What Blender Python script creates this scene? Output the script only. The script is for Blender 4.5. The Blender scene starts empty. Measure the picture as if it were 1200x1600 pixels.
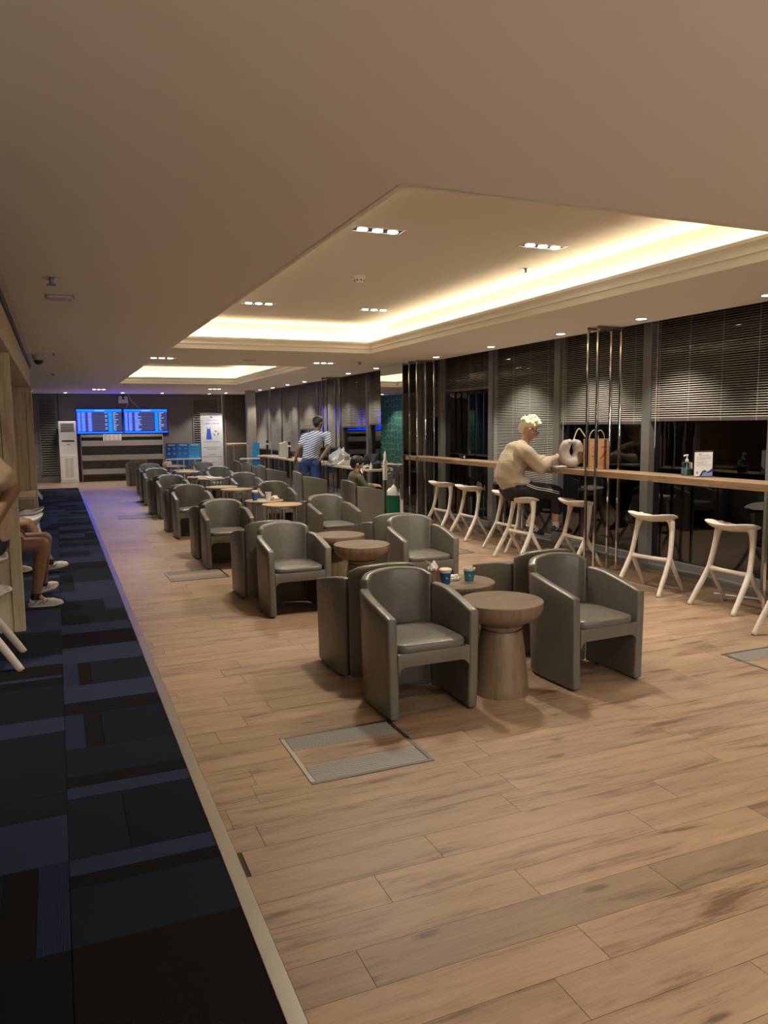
import bpy, bmesh, math, random
import numpy as np
from mathutils import Vector, Matrix
random.seed(7)
SC = bpy.context.scene
COL = SC.collection
PI = math.pi

# ------------------------------------------------------------------ camera
cam_d = bpy.data.cameras.new('camera')
cam = bpy.data.objects.new('camera', cam_d)
COL.objects.link(cam)
cam_d.sensor_fit = 'VERTICAL'
cam_d.sensor_height = 32.0
cam_d.lens = 1203.6 / 1600 * 32.0
cam_d.clip_start = 0.05
cam_d.clip_end = 200
right = Vector((0.92043, -0.390786, -0.0097184))
up = Vector((0.052777, 0.099597, 0.993627))
back = Vector((-0.387328, -0.915078, 0.112297))
m = Matrix((right, up, back)).transposed().to_4x4()
m.translation = Vector((0, 0, 1.72))
cam.matrix_world = m
SC.camera = cam

# ------------------------------------------------------------------ world, exposure
w = bpy.data.worlds.new('night')
SC.world = w
w.use_nodes = True
w.node_tree.nodes['Background'].inputs[0].default_value = (0.010, 0.013, 0.020, 1)
w.node_tree.nodes['Background'].inputs[1].default_value = 0.6
SC.view_settings.view_transform = 'Standard'
SC.view_settings.look = 'None'
SC.view_settings.gamma = 1.0
SC.view_settings.use_curve_mapping = False
SC.view_settings.exposure = 0.0
SC.cycles.sample_clamp_indirect = 4.0
SC.cycles.caustics_reflective = False
SC.cycles.caustics_refractive = False
SC.cycles.max_bounces = 8
SC.cycles.diffuse_bounces = 4
SC.cycles.transparent_max_bounces = 16

COVE_W = 5.0        # watts per metre of cove strip
SPOT_TRIPLE = 230.0
SPOT_ROUND = 125.0
WARM = (1.0, 0.79, 0.56)
COVE_COL = (1.0, 0.80, 0.50)
NEUT = (1.0, 0.885, 0.745)

# ------------------------------------------------------------------ materials
MATS = {}
def nodes_of(name):
    mt = bpy.data.materials.new(name)
    mt.use_nodes = True
    nt = mt.node_tree
    return mt, nt, nt.nodes['Principled BSDF']

def N(nt, t, **kw):
    n = nt.nodes.new(t)
    for k, v in kw.items():
        setattr(n, k, v)
    return n

def plain(name, col, rough=0.5, metal=0.0, spec=0.5, bump=0.0, bscale=60.0, var=0.0, emit=None, estr=0.0, coat=0.0):
    mt, nt, b = nodes_of(name)
    b.inputs['Base Color'].default_value = (*col, 1)
    b.inputs['Roughness'].default_value = rough
    b.inputs['Metallic'].default_value = metal
    b.inputs['Specular IOR Level'].default_value = spec
    if coat:
        b.inputs['Coat Weight'].default_value = coat
    if emit:
        b.inputs['Emission Color'].default_value = (*emit, 1)
        b.inputs['Emission Strength'].default_value = estr
    if bump or var:
        tc = N(nt, 'ShaderNodeTexCoord')
        no = N(nt, 'ShaderNodeTexNoise')
        no.inputs['Scale'].default_value = bscale
        no.inputs['Detail'].default_value = 4
        nt.links.new(tc.outputs['Object'], no.inputs['Vector'])
        if bump:
            bp = N(nt, 'ShaderNodeBump')
            bp.inputs['Strength'].default_value = bump
            bp.inputs['Distance'].default_value = 0.01
            nt.links.new(no.outputs['Fac'], bp.inputs['Height'])
            nt.links.new(bp.outputs['Normal'], b.inputs['Normal'])
        if var:
            rp = N(nt, 'ShaderNodeValToRGB')
            rp.color_ramp.elements[0].position = 0.3
            rp.color_ramp.elements[1].position = 0.7
            rp.color_ramp.elements[0].color = (*[c * (1 - var) for c in col], 1)
            rp.color_ramp.elements[1].color = (*[min(1, c * (1 + var)) for c in col], 1)
            nt.links.new(no.outputs['Fac'], rp.inputs['Fac'])
            nt.links.new(rp.outputs['Color'], b.inputs['Base Color'])
    MATS[name] = mt
    return mt

def wood(name, dark, light, axis='X', scale=1.0, rough=0.42, bricks=False, spread=0.16, knots=True, coord='world'):
    """Wood grain stretched along one axis; each object gets its own cut of the grain."""
    mt, nt, b = nodes_of(name)
    L = nt.links.new
    if coord == 'world':
        g = N(nt, 'ShaderNodeNewGeometry'); src = g.outputs['Position']
    else:
        g = N(nt, 'ShaderNodeTexCoord'); src = g.outputs['Object']
    oi = N(nt, 'ShaderNodeObjectInfo')
    # random offset per object (or per brick)
    rnd = oi.outputs['Random']
    brick = None
    if bricks:
        brick = N(nt, 'ShaderNodeTexBrick')
        brick.offset = 0.37
        brick.inputs['Color1'].default_value = (0, 0, 0, 1)
        brick.inputs['Color2'].default_value = (1, 1, 1, 1)
        brick.inputs['Mortar'].default_value = (0.5, 0.5, 0.5, 1)
        brick.inputs['Scale'].default_value = 1.0
        brick.inputs['Mortar Size'].default_value = 0.0016
        brick.inputs['Brick Width'].default_value = 1.22
        brick.inputs['Row Height'].default_value = 0.185
        mp0 = N(nt, 'ShaderNodeMapping')
        mp0.inputs['Location'].default_value = (0.0, -1.846 + 0.185 * 20, 0)
        L(src, mp0.inputs['Vector'])
        L(mp0.outputs['Vector'], brick.inputs['Vector'])
        sep = N(nt, 'ShaderNodeSeparateColor')
        L(brick.outputs['Color'], sep.inputs['Color'])
        rnd = sep.outputs[0]
    mul = N(nt, 'ShaderNodeMath', operation='MULTIPLY'); mul.inputs[1].default_value = 37.0
    L(rnd, mul.inputs[0])
    comb = N(nt, 'ShaderNodeCombineXYZ')
    for i in range(3):
        L(mul.outputs[0], comb.inputs[i])
    add = N(nt, 'ShaderNodeVectorMath', operation='ADD')
    L(src, add.inputs[0]); L(comb.outputs[0], add.inputs[1])
    mp = N(nt, 'ShaderNodeMapping')
    s = {'X': (1.3, 11, 11), 'Y': (11, 1.3, 11), 'Z': (9, 9, 1.0)}[axis]
    mp.inputs['Scale'].default_value = [q * scale for q in s]
    L(add.outputs[0], mp.inputs['Vector'])
    n1 = N(nt, 'ShaderNodeTexNoise')
    n1.inputs['Scale'].default_value = 1.0; n1.inputs['Detail'].default_value = 9
    n1.inputs['Roughness'].default_value = 0.68; n1.inputs['Distortion'].default_value = 0.9
    L(mp.outputs[0], n1.inputs['Vector'])
    mpb = N(nt, 'ShaderNodeMapping')
    s2 = {'X': (5, 70, 70), 'Y': (70, 5, 70), 'Z': (60, 60, 3)}[axis]
    mpb.inputs['Scale'].default_value = [q * scale for q in s2]
    L(add.outputs[0], mpb.inputs['Vector'])
    n2 = N(nt, 'ShaderNodeTexNoise')
    n2.inputs['Scale'].default_value = 1.0; n2.inputs['Detail'].default_value = 6; n2.inputs['Roughness'].default_value = 0.7; n2.inputs['Distortion'].default_value = 0.4
    L(mpb.outputs[0], n2.inputs['Vector'])
    mx = N(nt, 'ShaderNodeMath', operation='MULTIPLY_ADD')
    mx.inputs[1].default_value = 0.42; L(n2.outputs['Fac'], mx.inputs[0]); 
    sub = N(nt, 'ShaderNodeMath', operation='MULTIPLY_ADD'); sub.inputs[1].default_value = 0.9; sub.inputs[2].default_value = -0.16
    L(n1.outputs['Fac'], sub.inputs[0]); L(sub.outputs[0], mx.inputs[2])
    rp = N(nt, 'ShaderNodeValToRGB')
    rp.color_ramp.elements[0].position = 0.33
    rp.color_ramp.elements[1].position = 0.64
    rp.color_ramp.elements[0].color = (*dark, 1)
    rp.color_ramp.elements[1].color = (*light, 1)
    e = rp.color_ramp.elements.new(0.46)
    e.color = (*[d * 0.35 + l * 0.65 for d, l in zip(dark, light)], 1)
    fac = mx.outputs[0]
    if knots:
        mk = N(nt, 'ShaderNodeMapping')
        s3 = {'X': (1.5, 5.2, 5.2), 'Y': (5.2, 1.5, 5.2), 'Z': (4, 4, 1.2)}[axis]
        mk.inputs['Scale'].default_value = s3
        L(add.outputs[0], mk.inputs['Vector'])
        vo = N(nt, 'ShaderNodeTexVoronoi'); vo.inputs['Scale'].default_value = 1.0
        L(mk.outputs[0], vo.inputs['Vector'])
        kr = N(nt, 'ShaderNodeMapRange'); kr.inputs['From Min'].default_value = 0.02; kr.inputs['From Max'].default_value = 0.115
        kr.inputs['To Min'].default_value = -0.26; kr.inputs['To Max'].default_value = 0.0
        L(vo.outputs['Distance'], kr.inputs['Value'])
        ka = N(nt, 'ShaderNodeMath', operation='ADD'); L(fac, ka.inputs[0]); L(kr.outputs[0], ka.inputs[1])
        fac = ka.outputs[0]
    L(fac, rp.inputs['Fac'])
    hs = N(nt, 'ShaderNodeHueSaturation')
    mr = N(nt, 'ShaderNodeMapRange')
    mr.inputs['To Min'].default_value = 1 - spread; mr.inputs['To Max'].default_value = 1 + spread
    L(rnd, mr.inputs['Value']); L(mr.outputs[0], hs.inputs['Value'])
    L(rp.outputs['Color'], hs.inputs['Color'])
    out = hs.outputs['Color']
    if bricks:
        mix = N(nt, 'ShaderNodeMix', data_type='RGBA')
        L(brick.outputs['Fac'], mix.inputs['Factor'])
        L(out, mix.inputs['A'])
        mix.inputs['B'].default_value = (*[d * 0.35 for d in dark], 1)
        out = mix.outputs['Result']
    L(out, b.inputs['Base Color'])
    rr = N(nt, 'ShaderNodeMapRange')
    rr.inputs['To Min'].default_value = rough - 0.07; rr.inputs['To Max'].default_value = rough + 0.12
    L(n1.outputs['Fac'], rr.inputs['Value']); L(rr.outputs[0], b.inputs['Roughness'])
    bp = N(nt, 'ShaderNodeBump'); bp.inputs['Strength'].default_value = 0.12; bp.inputs['Distance'].default_value = 0.004
    L(n2.outputs['Fac'], bp.inputs['Height']); L(bp.outputs['Normal'], b.inputs['Normal'])
    MATS[name] = mt
    return mt

def carpet_mat(name, a, b_, axis, scale=95.0, contrast=1.0):
    mt, nt, b = nodes_of(name)
    L = nt.links.new
    g = N(nt, 'ShaderNodeNewGeometry')
    wv = N(nt, 'ShaderNodeTexWave', wave_type='BANDS', bands_direction=axis)
    wv.inputs['Scale'].default_value = scale / 6.283
    wv.inputs['Distortion'].default_value = 0.6
    wv.inputs['Detail'].default_value = 1.0
    L(g.outputs['Position'], wv.inputs['Vector'])
    no = N(nt, 'ShaderNodeTexNoise'); no.inputs['Scale'].default_value = 300; no.inputs['Detail'].default_value = 2
    L(g.outputs['Position'], no.inputs['Vector'])
    rp = N(nt, 'ShaderNodeValToRGB')
    rp.color_ramp.elements[0].position = 0.15; rp.color_ramp.elements[1].position = 0.85
    rp.color_ramp.elements[0].color = (*a, 1); rp.color_ramp.elements[1].color = (*b_, 1)
    L(wv.outputs['Fac'], rp.inputs['Fac'])
    mix = N(nt, 'ShaderNodeMix', data_type='RGBA', blend_type='MULTIPLY')
    mix.inputs['Factor'].default_value = 0.45
    L(rp.outputs['Color'], mix.inputs['A']); L(no.outputs['Color'], mix.inputs['B'])
    L(mix.outputs['Result'], b.inputs['Base Color'])
    b.inputs['Roughness'].default_value = 0.95
    b.inputs['Specular IOR Level'].default_value = 0.1
    bp = N(nt, 'ShaderNodeBump'); bp.inputs['Strength'].default_value = 0.5; bp.inputs['Distance'].default_value = 0.004
    L(wv.outputs['Fac'], bp.inputs['Height']); L(bp.outputs['Normal'], b.inputs['Normal'])
    MATS[name] = mt
    return mt

def emis(name, col, s):
    mt = bpy.data.materials.new(name); mt.use_nodes = True
    nt = mt.node_tree; nt.nodes.clear()
    e = N(nt, 'ShaderNodeEmission'); o = N(nt, 'ShaderNodeOutputMaterial')
    e.inputs[0].default_value = (*col, 1); e.inputs[1].default_value = s
    nt.links.new(e.outputs[0], o.inputs[0])
    MATS[name] = mt
    return mt

def glass(name, ior=1.5, tint=(0.75, 0.78, 0.78), rough=0.0):
    mt = bpy.data.materials.new(name); mt.use_nodes = True
    nt = mt.node_tree; nt.nodes.clear()
    L = nt.links.new
    t = N(nt, 'ShaderNodeBsdfTransparent'); t.inputs[0].default_value = (*tint, 1)
    g = N(nt, 'ShaderNodeBsdfGlossy'); g.inputs['Roughness'].default_value = rough
    g.inputs['Color'].default_value = (0.95, 0.97, 1, 1)
    f = N(nt, 'ShaderNodeFresnel'); f.inputs['IOR'].default_value = ior
    mx = N(nt, 'ShaderNodeMixShader'); o = N(nt, 'ShaderNodeOutputMaterial')
    L(f.outputs[0], mx.inputs[0]); L(t.outputs[0], mx.inputs[1]); L(g.outputs[0], mx.inputs[2]); L(mx.outputs[0], o.inputs[0])
    MATS[name] = mt
    return mt

plain('ceiling', (0.80, 0.775, 0.735), 0.75, bump=0.05, bscale=9, spec=0.25)
plain('cornice', (0.82, 0.78, 0.70), 0.6)
plain('wall_grey', (0.165, 0.158, 0.150), 0.7, bump=0.1, bscale=40, var=0.06)
plain('wall_dark', (0.05, 0.045, 0.042), 0.6)
plain('wall_brown', (0.085, 0.066, 0.056), 0.55)
plain('leather', (0.125, 0.117, 0.099), 0.34, bump=0.10, bscale=34, var=0.05, spec=0.5)
def leather_creases():
    nt = MATS['leather'].node_tree; L = nt.links.new
    b = nt.nodes['Principled BSDF']
    tc = N(nt, 'ShaderNodeTexCoord'); mp = N(nt, 'ShaderNodeMapping'); mp.inputs['Scale'].default_value = (5.5, 5.5, 4.5)
    no = N(nt, 'ShaderNodeTexNoise'); no.inputs['Scale'].default_value = 1.0; no.inputs['Detail'].default_value = 1.5; no.inputs['Distortion'].default_value = 1.4
    L(tc.outputs['Object'], mp.inputs['Vector']); L(mp.outputs[0], no.inputs['Vector'])
    bp = N(nt, 'ShaderNodeBump'); bp.inputs['Strength'].default_value = 0.22; bp.inputs['Distance'].default_value = 0.02
    old = b.inputs['Normal'].links[0].from_socket
    L(old, bp.inputs['Normal']); L(no.outputs['Fac'], bp.inputs['Height']); L(bp.outputs['Normal'], b.inputs['Normal'])
leather_creases()
plain('leather_dark', (0.03, 0.028, 0.025), 0.6)
plain('rubber', (0.015, 0.015, 0.015), 0.8)
plain('stool_white', (0.66, 0.61, 0.53), 0.42)
plain('white_plastic', (0.72, 0.72, 0.70), 0.35)
plain('grey_plastic', (0.45, 0.45, 0.44), 0.4)
plain('chrome', (0.62, 0.60, 0.57), 0.10, 1.0)
plain('steel', (0.45, 0.43, 0.40), 0.32, 1.0)
plain('grille_metal', (0.36, 0.345, 0.31), 0.45, 0.4)
plain('steel_dark', (0.20, 0.19, 0.18), 0.4, 1.0)
plain('mirror', (0.80, 0.82, 0.82), 0.015, 1.0)
plain('mirror_bronze', (0.36, 0.32, 0.27), 0.02, 1.0)
plain('alu_grey', (0.17, 0.17, 0.16), 0.45, 0.3)
plain('blind', (0.40, 0.38, 0.34), 0.55, 0.0, 0.3)
plain('blind_rail', (0.10, 0.10, 0.09), 0.45, 0.2)
plain('cord', (0.55, 0.53, 0.48), 0.6)
plain('black', (0.008, 0.008, 0.008), 0.5)
plain('joint', (0.05, 0.035, 0.022), 0.9)
plain('bench', (0.20, 0.18, 0.15), 0.6, bump=0.1, bscale=30)
wood('floor_wood', (0.130, 0.079, 0.047), (0.350, 0.240, 0.155), 'X', rough=0.40, spread=0.09)
wood('floor_wood_grey', (0.115, 0.078, 0.050), (0.270, 0.190, 0.125), 'X', rough=0.40, spread=0.08)
wood('floor_wood_far', (0.150, 0.094, 0.058), (0.385, 0.272, 0.180), 'X', rough=0.36, bricks=True, spread=0.12)
wood('bar_wood', (0.12, 0.074, 0.040), (0.31, 0.215, 0.13), 'Y', rough=0.38)
wood('desk_wood', (0.36, 0.28, 0.19), (0.60, 0.50, 0.36), 'Y', rough=0.45)
wood('oak', (0.29, 0.215, 0.13), (0.52, 0.43, 0.295), 'Z', rough=0.5, spread=0.08)
wood('drum_wood', (0.115, 0.078, 0.045), (0.225, 0.165, 0.102), 'Z', scale=0.9, rough=0.42, spread=0.06)
wood('drum_top', (0.110, 0.082, 0.056), (0.215, 0.170, 0.122), 'X', rough=0.30, spread=0.06)
wood('table_top', (0.22, 0.14, 0.075), (0.43, 0.31, 0.18), 'X', rough=0.32, spread=0.10)
carpet_mat('carpet_black', (0.004, 0.003, 0.003), (0.022, 0.017, 0.015), 'X', 560)
carpet_mat('carpet_black_y', (0.006, 0.006, 0.009), (0.014, 0.014, 0.019), 'Y', 800)
carpet_mat('carpet_navy', (0.009, 0.012, 0.020), (0.022, 0.027, 0.044), 'Y', 800)
carpet_mat('carpet_navy_x', (0.006, 0.008, 0.014), (0.020, 0.025, 0.040), 'X', 800)
carpet_mat('carpet_blue', (0.022, 0.030, 0.064), (0.046, 0.060, 0.118), 'Y', 800)
carpet_mat('carpet_blue_x', (0.010, 0.014, 0.030), (0.035, 0.050, 0.110), 'X', 420)
carpet_mat('carpet_teal', (0.009, 0.013, 0.018), (0.020, 0.028, 0.034), 'X', 640)
carpet_mat('carpet_brown', (0.008, 0.008, 0.009), (0.016, 0.015, 0.016), 'Y', 800)
glass('window_glass', 1.75, (0.55, 0.57, 0.58))
glass('clear_plastic', 1.35, (0.93, 0.94, 0.95))
emis('lamp_white', (1.0, 0.90, 0.74), 18.0)
emis('led_warm', COVE_COL, 6.0)
emis('screen_blue', (0.0015, 0.011, 1.0), 8.0)
emis('screen_cyan', (0.0012, 0.030, 1.0), 11.0)
emis('screen_dark', (0.014, 0.018, 0.075), 1.0)
emis('screen_text', (0.30, 0.48, 0.95), 1.2)
emis('screen_purple', (0.20, 0.19, 0.45), 1.0)
emis('blue_strip', (0.10, 0.16, 1.0), 1.2)

# green hexagon-like wall covering, seen in the mirrored column
def green_pattern():
    mt, nt, b = nodes_of('green_pattern')
    L = nt.links.new
    g = N(nt, 'ShaderNodeNewGeometry')
    v = N(nt, 'ShaderNodeTexVoronoi', feature='DISTANCE_TO_EDGE'); v.inputs['Scale'].default_value = 4.5
    v.inputs['Randomness'].default_value = 0.6
    L(g.outputs['Position'], v.inputs['Vector'])
    rp = N(nt, 'ShaderNodeValToRGB')
    rp.color_ramp.elements[0].position = 0.03; rp.color_ramp.elements[1].position = 0.05
    rp.color_ramp.elements[0].color = (0.30, 0.45, 0.34, 1); rp.color_ramp.elements[1].color = (0.03, 0.17, 0.12, 1)
    L(v.outputs['Distance'], rp.inputs['Fac']); L(rp.outputs['Color'], b.inputs['Base Color'])
    MATS['green_pattern'] = mt
green_pattern()
plain('teal', (0.012, 0.11, 0.105), 0.6)

# ------------------------------------------------------------------ mesh helpers
class MB:
    def __init__(s):
        s.v = []; s.f = []; s.mi = []; s.cur = 0
    def add(s, vs, fs):
        o = len(s.v)
        s.v.extend([tuple(p) for p in vs])
        for f in fs:
            s.f.append([i + o for i in f]); s.mi.append(s.cur)
        return s
    def box(s, x0, x1, y0, y1, z0, z1, M=None):
        vs = [(x, y, z) for z in (z0, z1) for y in (y0, y1) for x in (x0, x1)]
        if M is not None:
            vs = [M @ Vector(p) for p in vs]
        return s.add(vs, [(0, 2, 3, 1), (4, 5, 7, 6), (0, 1, 5, 4), (2, 6, 7, 3), (0, 4, 6, 2), (1, 3, 7, 5)])
    def quad(s, a, b, c, d):
        return s.add([a, b, c, d], [(0, 1, 2, 3)])
    def lathe(s, prof, seg=28, c=(0, 0, 0), cap=True):
        vs = []; n = len(prof)
        for r, z in prof:
            for k in range(seg):
                a = 2 * PI * k / seg
                vs.append((c[0] + r * math.cos(a), c[1] + r * math.sin(a), c[2] + z))
        fs = []
        for i in range(n - 1):
            for k in range(seg):
                k2 = (k + 1) % seg
                fs.append((i * seg + k, i * seg + k2, (i + 1) * seg + k2, (i + 1) * seg + k))
        if cap:
            fs.append(tuple(reversed(range(seg))))
            fs.append(tuple(range((n - 1) * seg, n * seg)))
        return s.add(vs, fs)
    def suplathe(s, prof, wx, wy, ex=4.0, seg=40, c=(0, 0, 0), zf=None):
        """rings of a superellipse; prof = [(scale, z)]"""
        vs = []; n = len(prof)
        for sc, z in prof:
            for k in range(seg):
                a = 2 * PI * k / seg
                ca, sa = math.cos(a), math.sin(a)
                r = (abs(ca) ** ex + abs(sa) ** ex) ** (-1 / ex)
                x, y = wx * sc * r * ca, wy * sc * r * sa
                zz = z + (zf(x, y) if zf else 0)
                vs.append((c[0] + x, c[1] + y, c[2] + zz))
        fs = []
        for i in range(n - 1):
            for k in range(seg):
                k2 = (k + 1) % seg
                fs.append((i * seg + k, i * seg + k2, (i + 1) * seg + k2, (i + 1) * seg + k))
        fs.append(tuple(reversed(range(seg)))); fs.append(tuple(range((n - 1) * seg, n * seg)))
        return s.add(vs, fs)
    def tube(s, pts, rad, seg=10, smooth=0, flat=1.0, side=None, square=False):
        """swept tube; rad = one radius or a list; flat squashes the section across `side`"""
        P = [Vector(p) for p in pts]
        R = list(rad) if isinstance(rad, (list, tuple)) else [rad] * len(P)
        if smooth:
            Q = []; RR = []
            for i in range(len(P) - 1):
                p0 = P[max(i - 1, 0)]; p1 = P[i]; p2 = P[i + 1]; p3 = P[min(i + 2, len(P) - 1)]
                for k in range(smooth):
                    t = k / smooth
                    Q.append(0.5 * ((2 * p1) + (p2 - p0) * t + (2 * p0 - 5 * p1 + 4 * p2 - p3) * t * t + (3 * p1 - p0 - 3 * p2 + p3) * t ** 3))
                    RR.append(R[i] * (1 - t) + R[i + 1] * t)
            Q.append(P[-1]); RR.append(R[-1]); P, R = Q, RR
        vs = []; n = len(P)
        ref = Vector(side) if side else None
        prev = None
        for i in range(n):
            t = (P[min(i + 1, n - 1)] - P[max(i - 1, 0)]).normalized()
            if ref is not None:
                a = (ref - t * ref.dot(t)).normalized()
            elif prev is None:
                q = Vector((0, 0, 1)) if abs(t.z) < 0.9 else Vector((1, 0, 0))
                a = (q - t * q.dot(t)).normalized()
            else:
                a = (prev - t * prev.dot(t)).normalized()
            prev = a
            b = t.cross(a)
            for k in range(seg):
                an = 2 * PI * k / seg + (PI / 4 if square else 0)
                rr = R[i] * (1.414 if square else 1)
                vs.append(P[i] + a * (math.cos(an) * rr * flat) + b * (math.sin(an) * rr))
        fs = []
        for i in range(n - 1):
            for k in range(seg):
                k2 = (k + 1) % seg
                fs.append((i * seg + k, i * seg + k2, (i + 1) * seg + k2, (i + 1) * seg + k))
        fs.append(tuple(reversed(range(seg)))); fs.append(tuple(range((n - 1) * seg, n * seg)))
        return s.add(vs, fs)
    def prism(s, poly, axis, a0, a1):
        """poly of 2-D points extruded along axis ('X','Y','Z') from a0 to a1"""
        n = len(poly)
        def P(p, a):
            return {'X': (a, p[0], p[1]), 'Y': (p[0], a, p[1]), 'Z': (p[0], p[1], a)}[axis]
        vs = [P(p, a0) for p in poly] + [P(p, a1) for p in poly]
        fs = [tuple(range(n)), tuple(reversed(range(n, 2 * n)))]
        for i in range(n):
            j = (i + 1) % n
            fs.append((i, i + n, j + n, j))
        return s.add(vs, fs)
    def mesh(s, name, mats):
        me = bpy.data.meshes.new(name)
        me.from_pydata(s.v, [], s.f)
        for mn in (mats if isinstance(mats, (list, tuple)) else [mats]):
            me.materials.append(MATS[mn] if isinstance(mn, str) else mn)
        for p, i in zip(me.polygons, s.mi):
            p.material_index = i
        bm = bmesh.new(); bm.from_mesh(me)
        bmesh.ops.recalc_face_normals(bm, faces=bm.faces)
        bm.to_mesh(me); bm.free()
        return me
    def build(s, name, mats, parent=None, smooth=False, bevel=0.0, segs=2, loc=None, rot=None):
        me = s.mesh(name, mats)
        o = bpy.data.objects.new(name, me)
        COL.objects.link(o)
        if bevel:
            bm = bmesh.new(); bm.from_mesh(me)
            bmesh.ops.remove_doubles(bm, verts=bm.verts, dist=1e-6)
            ed = [e for e in bm.edges if len(e.link_faces) == 2 and e.calc_face_angle(0) > 0.6]
            bmesh.ops.bevel(bm, geom=ed, offset=bevel, segments=segs, profile=0.5, affect='EDGES', clamp_overlap=True)
            bm.to_mesh(me); bm.free()
        if smooth:
            for p in me.polygons:
                p.use_smooth = True
            if smooth != 'all':
                me.set_sharp_from_angle(angle=math.radians(40))
        if parent is not None:
            o.parent = parent
        if loc: o.location = loc
        if rot: o.rotation_euler = rot
        return o

def empty(name, loc=(0, 0, 0), rz=0.0):
    o = bpy.data.objects.new(name, None)
    o.empty_display_size = 0.1
    COL.objects.link(o)
    o.location = loc; o.rotation_euler = (0, 0, rz)
    return o

def tag(o, label=None, cat=None, group=None, kind=None):
    if label: o['label'] = label
    if cat: o['category'] = cat
    if group: o['group'] = group
    if kind: o['kind'] = kind
    return o

def thing(name, label, cat, loc=(0, 0, 0), rz=0.0, group=None):
    return tag(empty(name, loc, rz), label, cat, group)

def kids(o):
    return list(o.children)

SCRATCH = bpy.data.scenes.new('scratch')
def evaluated_mesh(ob):
    SCRATCH.collection.objects.link(ob)
    vl = SCRATCH.view_layers[0]
    vl.update()
    out = bpy.data.meshes.new_from_object(ob.evaluated_get(vl.depsgraph))
    SCRATCH.collection.objects.unlink(ob)
    return out

def copy_tree(o, loc, rz, label=None, group=None):
    table = KID.setdefault(o.name, kids(o))
    r = o.copy(); COL.objects.link(r)
    r.location = loc; r.rotation_euler = (0, 0, rz)
    if label: r['label'] = label
    if group: r['group'] = group
    for ch in table:
        c = ch.copy(); COL.objects.link(c); c.parent = r
        for g in KID.setdefault(ch.name, kids(ch)):
            d = g.copy(); COL.objects.link(d); d.parent = c
    return r
KID = {}

def structure(o):
    o['kind'] = 'structure'
    return o

def spot(name, loc, energy, size_deg, blend, col, parent=None, radius=0.05, aim=(0, 0, -1)):
    d = bpy.data.lights.new(name, 'SPOT')
    d.energy = energy; d.spot_size = math.radians(size_deg); d.spot_blend = blend
    d.color = col; d.shadow_soft_size = radius
    o = bpy.data.objects.new(name, d); COL.objects.link(o)
    o.location = loc
    o.rotation_euler = Vector(aim).to_track_quat('-Z', 'Y').to_euler()
    if parent is not None: o.parent = parent
    return o

def area(name, loc, sx, sy, energy, col, aim=(0, 0, 1), parent=None):
    d = bpy.data.lights.new(name, 'AREA')
    d.shape = 'RECTANGLE'; d.size = sx; d.size_y = sy; d.energy = energy; d.color = col
    o = bpy.data.objects.new(name, d); COL.objects.link(o)
    o.location = loc
    o.rotation_euler = Vector(aim).to_track_quat('-Z', 'Y').to_euler()
    if parent is not None: o.parent = parent
    return o

ORD = ['first', 'second', 'third', 'fourth', 'fifth', 'sixth', 'seventh', 'eighth', 'ninth', 'tenth', 'eleventh', 'twelfth', 'thirteenth', 'fourteenth', 'fifteenth', 'sixteenth']

# ================================================================== STRUCTURE
YB = 26.6      # back wall
ZC = 2.80      # lower ceiling
XW = 6.35      # window plane
XS = 5.98      # edge of the soffit in front of the blinds
Y0 = -4.0

# ---- wood floor
fl = structure(MB().box(0.55, 6.6, Y0, YB, -0.06, -0.004).build('floor', 'joint'))
tag(fl, 'oak plank floor of the seating area beside the dark carpet')
pitch = 0.185
ya, yb = 1.846 - 3 * pitch, 1.846 + 29 * pitch
row_meshes = {}
k = 0
y = ya
off_known = {0: 1.563, 1: 0.822, 2: 1.552, 3: 1.037, 4: 2.561}
ri = -3
while y < yb - 1e-6:
    off = off_known.get(ri, 0.56 + random.random() * 1.2)
    x = off - 1.22 * math.ceil((off - 0.555) / 1.22)
    while x < 6.22:
        xa, xb = max(x, 0.585), min(x + 1.22, 6.22)
        if xb - xa > 0.02:
            g = 0.0011
            mn = 'floor_wood_grey' if ri == 1 or (ri > 4 and random.random() < 0.025) else 'floor_wood'
            MB().box(xa + g, xb - g, y + g, y + pitch - g, -0.004, 0.0).build('plank', mn, fl)
        x += 1.22
    y += pitch; ri += 1
MB().box(0.585, 6.22, yb, YB, -0.004, 0.0).build('far_planking', 'floor_wood_far', fl)
MB().box(0.585, 6.22, Y0, ya, -0.004, 0.0).build('near_planking', 'floor_wood_far', fl)
MB().box(-0.6, 0.585, 24.0, YB, -0.004, 0.0).build('end_planking', 'floor_wood_far', fl)
MB().box(-1.8, 0.55, 24.0, YB, -0.06, -0.004).build('subfloor', 'joint', fl)

# ---- carpet with its tiles
cp = structure(MB().box(-1.9, 0.545, Y0, 24.0, -0.06, -0.006).build('floor_carpet', 'carpet_brown'))
tag(cp, 'dark blue patterned carpet tiles along the aisle')
def ctile(x0, x1, y0, y1, mn):
    g = 0.001
    MB().box(x0 + g, x1 - g, y0 + g, y1 - g, -0.006, 0.0).build('carpet_tile', mn, cp)
XR0, XR1, XM = -0.04, 0.525, -0.62
rc = [(1.6, 2.6, 'carpet_black'), (2.6, 2.96, 'carpet_navy'), (2.96, 3.05, 'carpet_black_y'), (3.05, 3.17, 'carpet_blue')]
for a, b_, c in rc: ctile(XR0, XR1, a, b_, c)
ctile(XR0, 0.20, 3.17, 3.72, 'carpet_navy'); ctile(0.20, XR1, 3.17, 3.72, 'carpet_navy_x')
ctile(XR0, XR1, 3.72, 3.84, 'carpet_blue'); ctile(XR0, XR1, 3.84, 3.96, 'carpet_black_y'); ctile(XR0, XR1, 3.96, 4.32, 'carpet_navy')
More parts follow.
